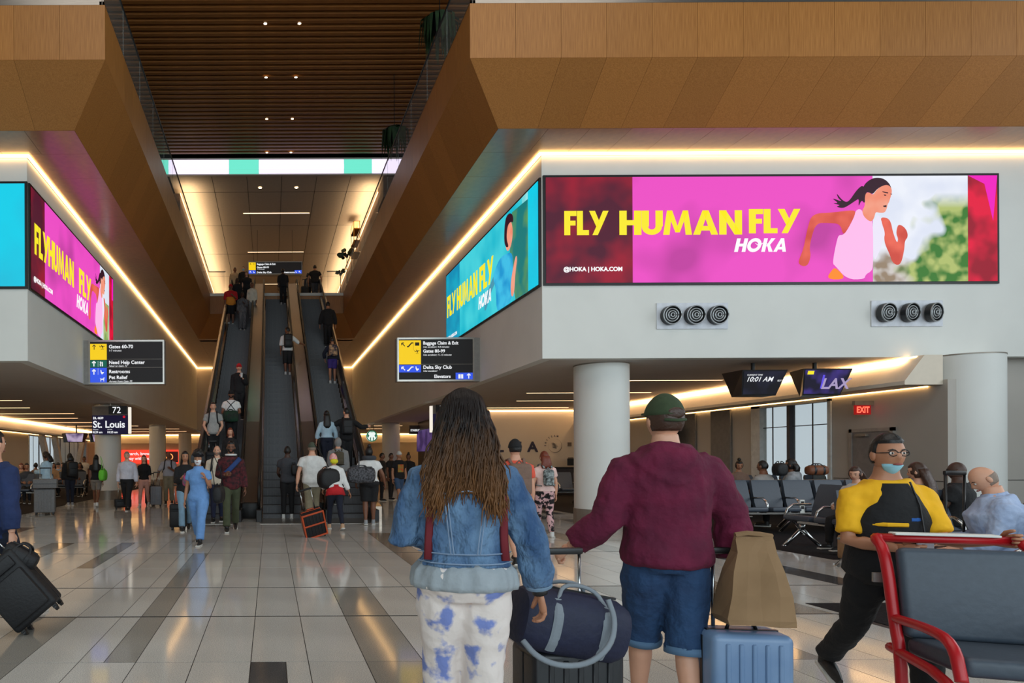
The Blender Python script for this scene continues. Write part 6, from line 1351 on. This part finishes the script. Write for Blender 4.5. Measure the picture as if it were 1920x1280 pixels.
a = PG('man in a grey shirt and khaki trousers with a backpack by the second column', 316, 944, 0, H=1.80, build=1.1, legs=(8, 4, -6, 8), aR=((.4, .2, -.9), (.2, .4, -.9)), aL=HOLD, skin='brown', top=dict(m=cloth('shirt_grey', (160, 160, 168)), sleeve=.6, z0=.96, o=.026), bot=dict(m=C['khaki'], cuff=.08), shoes=SHB, hair=('ring', HB)); backpack(a, BLKB, 'black backpack of the man in khaki trousers')
PG('distant person in a pale top left of the white gate column', 158, 925, 0, H=1.7, legs=(3, 3, -3, 3), skin='brown', top=dict(m=C['cream'], sleeve=.4), bot=dict(m=C['black']), shoes=SHB, hair=('short', HB))
# --------------------------------------------------- on the escalators
def ES(label, px, py_head, cx_, yaw, H, **k):
    """find the step on which a person of height H reaches this head row"""
    best = None
    for n in range(1, 48):
        y = ED + .2 + n * .3608; zz = .1 + n * .2083; r = abs(VY - (zz + H - CH) * FPX / y - py_head)
        if best is None or r < best[0]: best = (r, y, zz)
    return person(label, gx(px, best[1]), best[1], z=best[2] + .004, yaw=yaw, H=H, **k)
ST_ = (5, 3, -4, 4)
a = ES('man in a red cap and black jacket holding a white cup on the left escalator', 449, 684, 0, 0, 1.86, legs=ST_, aR=DN, aL=((.15, .3, -.95), (-.5, .7, .8)), skin='light', top=dict(m=C['black'], sleeve=.95, z0=.84, o=.03, name='jacket'), bot=dict(m=C['black']), shoes=SHB, hair=('short', HBR), extra={'cap': (C['red'], False)})
w_ = a['arms'][1]; hp_ = w_[2] + w_[3] * .08; e = empty('paper_cup', a['M'] @ (hp_ + V((0, -.03, -.04))), label='white paper cup held by the man in the red cap', cat='cup'); MB().cyl((0, 0, 0), (0, 0, .13), .032, .042, 14).build('cup', SHW, e, 'angle'); MB().cyl((0, 0, .13), (0, 0, .145), .045, .04, 14).build('lid', SHW, e, 'angle')
a = ES('man in a white T-shirt and black cap with crossed straps on the left escalator', 434, 729, 0, 0, 1.84, legs=ST_, aR=((.25, .15, -.95), (-.55, .75, -.1)), skin='brown', top=dict(m=C['white'], sleeve=.36, z0=.98, o=.03, cuff=.07), bot=dict(m=C['black']), shoes=SHB, hair=('short', HB), extra={'cap': (C['black'], False), 'beard': HB})
MB().tube([a['ML'] @ (V(p) * a['s']) for p in ((-.12, -.12, 1.48), (0, -.17, 1.36), (.12, -.15, 1.2))], .012, 5).build('chest_strap', BLACKP, a['e']); MB().tube([a['ML'] @ (V(p) * a['s']) for p in ((.12, -.12, 1.48), (0, -.17, 1.36), (-.12, -.15, 1.2))], .012, 5).build('chest_strap', BLACKP, a['e'])
duffel(a['e'].location.x, a['e'].location.y - .3, a['e'].location.z + .86, 0, 'dark green jacket bundle carried by the man in the black cap', cloth('bottle_green', (16, 58, 36), c2=(30, 34, 30), scale=7), w=.46, d=.2, h=.34, name='clothes_bundle')
a = ES('man in a grey T-shirt with backpack straps standing low on the left escalator', 400, 757, 0, 4, 1.84, legs=ST_, aR=((.25, .1, -.95), (-.35, .6, -.75)), skin='light', top=dict(m=cloth('heather', (158, 158, 156)), sleeve=.36, z0=.88, o=.026, cuff=.066), bot=dict(m=C['black']), shoes=SHB, hair=('short', HBR)); backpack(a, BLKB, 'black backpack of the man in the grey T-shirt')
L_ = a['e'].location; suitcase(L_.x, L_.y - .33, 0, 'black suitcase held upright in front of the man in the grey T-shirt', BLKB, w=.38, d=.2, h=.52, hard=False, handle=.3, z=L_.z - .2 + .01)
a = ES('person with red brown hair behind the plaid man on the left escalator', 432, 805, 0, 0, 1.66, sex='f', legs=ST_, skin='light', top=dict(m=C['black'], sleeve=.9, o=.03), bot=dict(m=C['black']), shoes=SHB, hair=('bob', HRED))
a = ES('man in a red cap, red jacket and orange shirt high on the left escalator', 434, 533, 0, 0, 1.84, legs=ST_, build=1.15, skin='brown', aL=HOLD, top=dict(m=cloth('orange_shirt', (214, 134, 40)), sleeve=.3, z0=.84, o=.034, over=dict(m=C['red'], z0=1.2, sleeve=.6, name='red_jacket')), bot=dict(kind='shorts', m=C['black'], fr=.55), shoes=SHW, hair=('short', HB), extra={'cap': (C['red'], False)})
ES('woman in a long grey striped outfit high on the left escalator', 456, 547, 0, 0, 1.72, sex='f', legs=ST_, skin='dark', aL=HOLD, top=dict(m=cloth('striped_grey', (108, 108, 112), c2=(60, 60, 64), scale=14, stretch=(4, 4, .2)), sleeve=.9, z0=.84, o=.04), bot=dict(m=MATS['cloth_striped_grey'], cuff=.09), shoes=SHG, hair=('short', HB))
ES('woman in a black top near the top of the left escalator', 464, 510, 0, 0, 1.76, sex='f', build=1.15, legs=ST_, skin='light', top=dict(m=C['black'], sleeve=.35, o=.03), bot=dict(m=C['black']), shoes=SHB, hair=('bob', HBR))
ES('person in a white garment at the right side of the left escalator top', 474, 528, 0, 0, 1.68, sex='f', legs=ST_, skin='brown', top=dict(m=C['cream'], sleeve=.9, z0=.8, o=.04), bot=dict(m=C['grey'], cuff=.08), shoes=SHG, hair=('short', HB))
ES('dark haired person in black between the red jacket and the black top', 446, 522, 0, 0, 1.66, legs=ST_, skin='dark', top=dict(m=C['black'], sleeve=.9, o=.03), bot=dict(m=C['black']), shoes=SHB, hair=('long', HB))
a = person('man in a beige sweater standing at the top of the left escalator', gx(442, 35.6), 35.6, z=ZU + .01, yaw=10, H=1.84, legs=ST_, skin='brown', top=dict(m=C['beige'], sleeve=.95, z0=.88, o=.04), bot=dict(m=C['black']), shoes=SHB, hair=('fade', HB))
a = person('masked person in black at the top of the left escalator', gx(458, 35.0), 35.0, z=ZU + .01, yaw=0, H=1.72, legs=ST_, skin='light', top=dict(m=C['black'], sleeve=.95, z0=.86, o=.035), bot=dict(m=C['black']), shoes=SHB, hair=('short', HB), extra={'mask': MASKB})
a = ES('young man in a white shirt and black shorts halfway up the middle escalator', 540, 614, 0, 186, 1.82, legs=ST_, head=(50, 0), aR=((.7, .1, -.6), (.6, .5, -.1)), aL=((.2, .1, -1), (0, .3, -1)), skin='brown', top=dict(m=C['white'], sleeve=.6, z0=.9, o=.03), bot=dict(kind='shorts', m=C['black'], fr=.6, cuff=.1), shoes=SHW, hair=('short', HB)); backpack(a, BLKB, 'black backpack on the young man of the middle escalator', w=.32, h=.5)
ES('person in black seen from behind near the top of the middle escalator', 532, 505, 0, 180, 1.80, legs=ST_, skin='dark', top=dict(m=C['black'], sleeve=.6, z0=.86, o=.03), bot=dict(m=C['black'], cuff=.07), shoes=SHG, hair=('short', HB))
a = ES('woman in a pale blue blouse with long black hair low on the right escalator', 613, 771, 0, 182, 1.76, sex='f', legs=ST_, skin='light', aR=((.35, .1, -.95), (.1, .4, -.9)), aL=((.35, .1, -.95), (.1, .3, -.9)), top=dict(m=C['paleblue'], sleeve=.85, z0=1.0, o=.03, cuff=.05), bot=dict(m=C['dnavy'], cuff=.055), shoes=SHB, hair=('long', HB))
a = ES('person in black leaning on the handrail low on the right escalator', 650, 766, 0, 182, 1.84, legs=ST_, skin='light', head=(40, 0), aR=((.75, .2, -.5), (.7, .5, .1)), top=dict(m=C['black'], sleeve=.95, z0=.86, o=.03, name='sweater'), bot=dict(m=C['black'], cuff=.07), shoes=SHB, hair=('short', HB)); backpack(a, BLKB, 'black backpack of the person leaning on the handrail', w=.3, h=.42)
a = ES('person in a grey hoodie with the hood up at the foot of the right escalator', 634, 830, 0, 180, 1.76, legs=ST_, skin='light', top=dict(m=C['grey'], sleeve=.95, z0=.88, o=.05, name='hoodie'), bot=dict(m=C['black'], cuff=.07), shoes=SHB, hair=('short', HBR), extra={'hoodup': C['grey']}); backpack(a, cloth('olive_pack', (78, 70, 54)), 'brown backpack under the grey hoodie at the right escalator', w=.26, h=.36)
a = ES('child in purple shorts with a backpack on the right escalator', 624, 633, 0, 182, 1.72, sex='f', legs=ST_, spread=.03, skin='mid', aL=((.5, .1, -.8), (-.2, .5, -.8)), top=dict(m=C['dnavy'], sleeve=.9, z0=.94, o=.035), bot=dict(kind='shorts', m=C['purple'], fr=.42), shoes=SHW, hair=('short', HB)); backpack(a, mat('pack_print', (30, 34, 60), c2=(200, 160, 120), scale=9, rough=.8), 'printed backpack of the child in purple shorts', w=.32, h=.42)
ES('man in a black suit high on the right escalator', 616, 566, 0, 180, 1.90, legs=ST_, skin='mid', aR=((.3, .1, -.9), (.1, .3, -.9)), top=dict(m=C['black'], sleeve=.95, z0=.84, o=.04, name='suit_jacket'), bot=dict(m=C['black'], cuff=.08), shoes=SHB, hair=('short', HB))
a = person('man in a black T-shirt standing at the top of the right escalator', gx(592, 35.4), 35.4, z=ZU + .01, yaw=180, H=1.90, build=1.15, legs=ST_, aR=((.4, .1, -.9), (.0, .4, -.9)), aL=((.4, .1, -.9), (.0, .4, -.9)), skin='mid', top=dict(m=C['black'], sleeve=.36, z0=.88, o=.03), bot=dict(m=C['dgrey'], cuff=.08), shoes=SHG, hair=('short', HB))
person('person in a grey top beside the man at the top of the right escalator', gx(579, 35.9), 35.9, z=ZU + .01, yaw=180, H=1.62, sex='f', legs=ST_, skin='brown', top=dict(m=C['dgrey'], sleeve=.9), bot=dict(m=C['black']), shoes=SHB, hair=('bob', HB))
suitcase(gx(573, 35.0), 35.0, 0, 'black suitcase on the upper floor at the top of the right escalator', BLKB, w=.4, h=.6, hard=False, handle=.4, z=ZU + .01)
# --------------------------------------------------- seated people
SIT = (86, 84, 84, 86)
LAP = ((.15, .35, -.9), (-.4, .85, -.1))
def sitp(label, x, y, yaw, H=1.8, seat=.56, **k): k.setdefault('legs', SIT); k.setdefault('aR', LAP); return person(label, x, y, yaw=yaw, H=H, sit=seat, **k)
def seatrow(bx, by, i, n): return bx - n * .32 + .32 + i * .64
def atrow(px, y): return gx(px, y)
sitp('woman with a bun looking at her phone in the back row under the window', gx(1385, 17.3), 17.3, -20, sex='f', H=1.78, skin='mid', top=dict(m=cloth('taupe', (128, 104, 92)), sleeve=.9), bot=dict(m=C['black']), shoes=SHB, hair=('bun', HB), head=(0, 18), seat=.58)
sitp('short haired man in a light grey T-shirt, seen from behind near the window', gx(1431, 13.95), 13.95, 205, H=1.80, build=1.15, skin='brown', top=dict(m=cloth('grey_tee', (150, 146, 142)), sleeve=.35, o=.03), bot=dict(m=C['dgrey']), shoes=SHB, hair=('fade', HB), seat=.58)
sitp('dark haired person in a grey hooded top turned to the left under the window', gx(1484, 13.95), 13.95, 222, H=1.82, sex='f', skin='brown', top=dict(m=cloth('grey_hood', (150, 152, 156)), sleeve=.95, o=.04, hood='down'), bot=dict(m=C['black']), shoes=SHB, hair=('bob', HB), seat=.60)
duffel(gx(1462, 13.75), 13.75, 1.13, 90, 'black handbag on the seat back between the two seated people', BLKB, w=.22, d=.22, h=.26, name='handbag')
duffel(gx(1531, 13.75), 13.75, 1.14, 0, 'brown leather bag with dark handles on the seat row under the window', mat('brown_leather', (116, 66, 38), rough=.5), w=.40, d=.2, h=.2, name='leather_bag', accent=BLACKP)
a = sitp('child in a pale grey sweater seated left of the yellow shirted worker', 9.15, 10.55, -80, H=1.66, sex='f', skin='light', top=dict(m=cloth('pale_sweater', (196, 194, 190)), sleeve=.9, o=.035, name='sweater'), bot=dict(m=C['black']), shoes=SHB, hair=('bob', HBR), head=(20, 14), vox=.018)
e = empty('tan_bag', (8.55, 9.9, .004), label='tan cloth bag on the floor by the legs of the worker', cat='bag'); MB().rbox((0, 0, .18), (.34, .22, .36), .04, 2).build('body', C['tan'], e, 'angle'); MB().tube([(-.08, 0, .35), (0, 0, .48), (.08, 0, .35)], .014, 6).build('carry_handle', C['tan'], e, True)
sitp('brown haired woman seated between the worker and the man with glasses', gx(1722, 9.25), 9.25, 190, H=1.80, sex='f', skin='light', top=dict(m=C['beige'], sleeve=.9), bot=dict(m=C['black']), shoes=SHB, hair=('long', HBR), head=(20, 10), seat=.56)
sitp('bald man with glasses in a black T-shirt seated with his back to the camera', gx(1796, 9.3), 9.3, 212, H=1.82, build=1.15, skin='dark', top=dict(m=C['black'], sleeve=.36, o=.03), bot=dict(m=C['dgrey']), shoes=SHB, hair=('none', None), extra={'glasses': BLACKP}, head=(14, 0), seat=.56, vox=.018)
a = sitp('bald man in a pale blue shirt seated at the right edge', gx(1890, 6.3), 6.3, 236, H=1.86, build=1.3, lean=10, skin='light', aR=((.1, .3, -.9), (-.3, .9, -.2)), top=dict(m=cloth('pale_blue_shirt', (176, 192, 222), c2=(160, 178, 212)), sleeve=.95, z0=.9, o=.04, name='shirt', collar=True), bot=dict(m=C['dnavy']), shoes=SHB, hair=('ring', HGY), head=(8, 26), vox=.015, fine=True, seat=.54)
L_ = a['e'].location
e = empty('handle_frame', (gx(1790, 6.6), 6.6, 0), label='thin black luggage handle standing left of the bald man in the pale blue shirt', cat='luggage')
MB().rbox((0, 0, .34), (.34, .22, .56), .03, 2).build('shell', BLKB, e, 'angle'); MB().tube([(-.085, 0, .6), (-.095, 0, 1.34), (.095, 0, 1.34), (.085, 0, .6)], .012, 6, ref=(0, 1, 0)).build('telescopic_handle', BLACKP, e, True); MB().rbox((0, 0, 1.345), (.21, .035, .045), .01).build('grip', BLACKP, e, 'angle')
for sx_ in (-1, 1): MB().tube([(sx_ * .12 - .012, 0, .03), (sx_ * .12 + .012, 0, .03)], .03, 10).build('wheel', RUBBER, e)
for i, (px, y, py, nm, hr, tm, sk) in enumerate(((40, 24.2, 880, 'seated person with red hair at the far left', 'bob', 'tan', 'light'), (50, 23.9, 886, 'seated person with dark hair beside the red haired one', 'short', 'dgrey', 'mid'), (67, 28.4, 884, 'seated person in grey below the left window edge', 'short', 'grey', 'brown'), (100, 28.3, 881, 'seated dark haired woman under the left window', 'bob', 'tan', 'mid'), (109, 30.5, 877, 'seated person in a cap and pale shirt under the left window', 'short', 'lblue', 'light'), (118, 28.5, 882, 'seated person in beige right of the capped one', 'short', 'beige', 'light'), (150, 28.6, 878, 'seated person in dark brown near the white gate column', 'bob', 'black', 'brown'))):
    sitp(nm, gx(px, y), y, (0, 20, 180, 10, 0, -20, 0)[i], H=1.8, skin=sk, top=dict(m=C[tm], sleeve=.9), bot=dict(m=C['black']), shoes=SHB, hair=(hr, HRED if i == 0 else HB), vox=.03, extra={'cap': (C['dgrey'], False)} if 'cap ' in nm else None)
# ================================================================== finish the organic surfaces
tex = bpy.data.textures.new('folds', 'CLOUDS'); tex.noise_scale = .085
for o, vx, exm, sm, dsp in PEND:
    m = o.modifiers.new('remesh', 'REMESH'); m.mode = 'VOXEL'; m.voxel_size = vx; m.use_smooth_shade = True
    if dsp: dm = o.modifiers.new('folds', 'DISPLACE'); dm.texture = tex; dm.strength = dsp; dm.mid_level = .5; dm.texture_coords = 'LOCAL'
    s_ = o.modifiers.new('smooth', 'SMOOTH'); s_.iterations = sm; s_.factor = .5
bpy.context.view_layer.update(); dg = bpy.context.evaluated_depsgraph_get()
for o, vx, exm, sm, dsp in PEND:
    me = bpy.data.meshes.new_from_object(o.evaluated_get(dg)); mats = list(o.data.materials); o.modifiers.clear()
    if exm is not None:
        n = len(me.vertices); co = [0.0] * n * 3; me.vertices.foreach_get('co', co)
        vs = [(co[i * 3], co[i * 3 + 1], co[i * 3 + 2]) for i in range(n)]; fs = [tuple(p.vertices) for p in me.polygons]
        mb = MB(); mb.v, mb.f, mb.mi = vs, fs, [0] * len(fs); mb.add(exm.v, exm.f, exm.mi); me = mb.mesh('body', mats, True)
    else:
        me.materials.clear(); [me.materials.append(q_) for q_ in mats]; me.polygons.foreach_set('use_smooth', [True] * len(me.polygons)); me.polygons.foreach_set('material_index', [0] * len(me.polygons))
    old = o.data; o.data = me; bpy.data.meshes.remove(old)
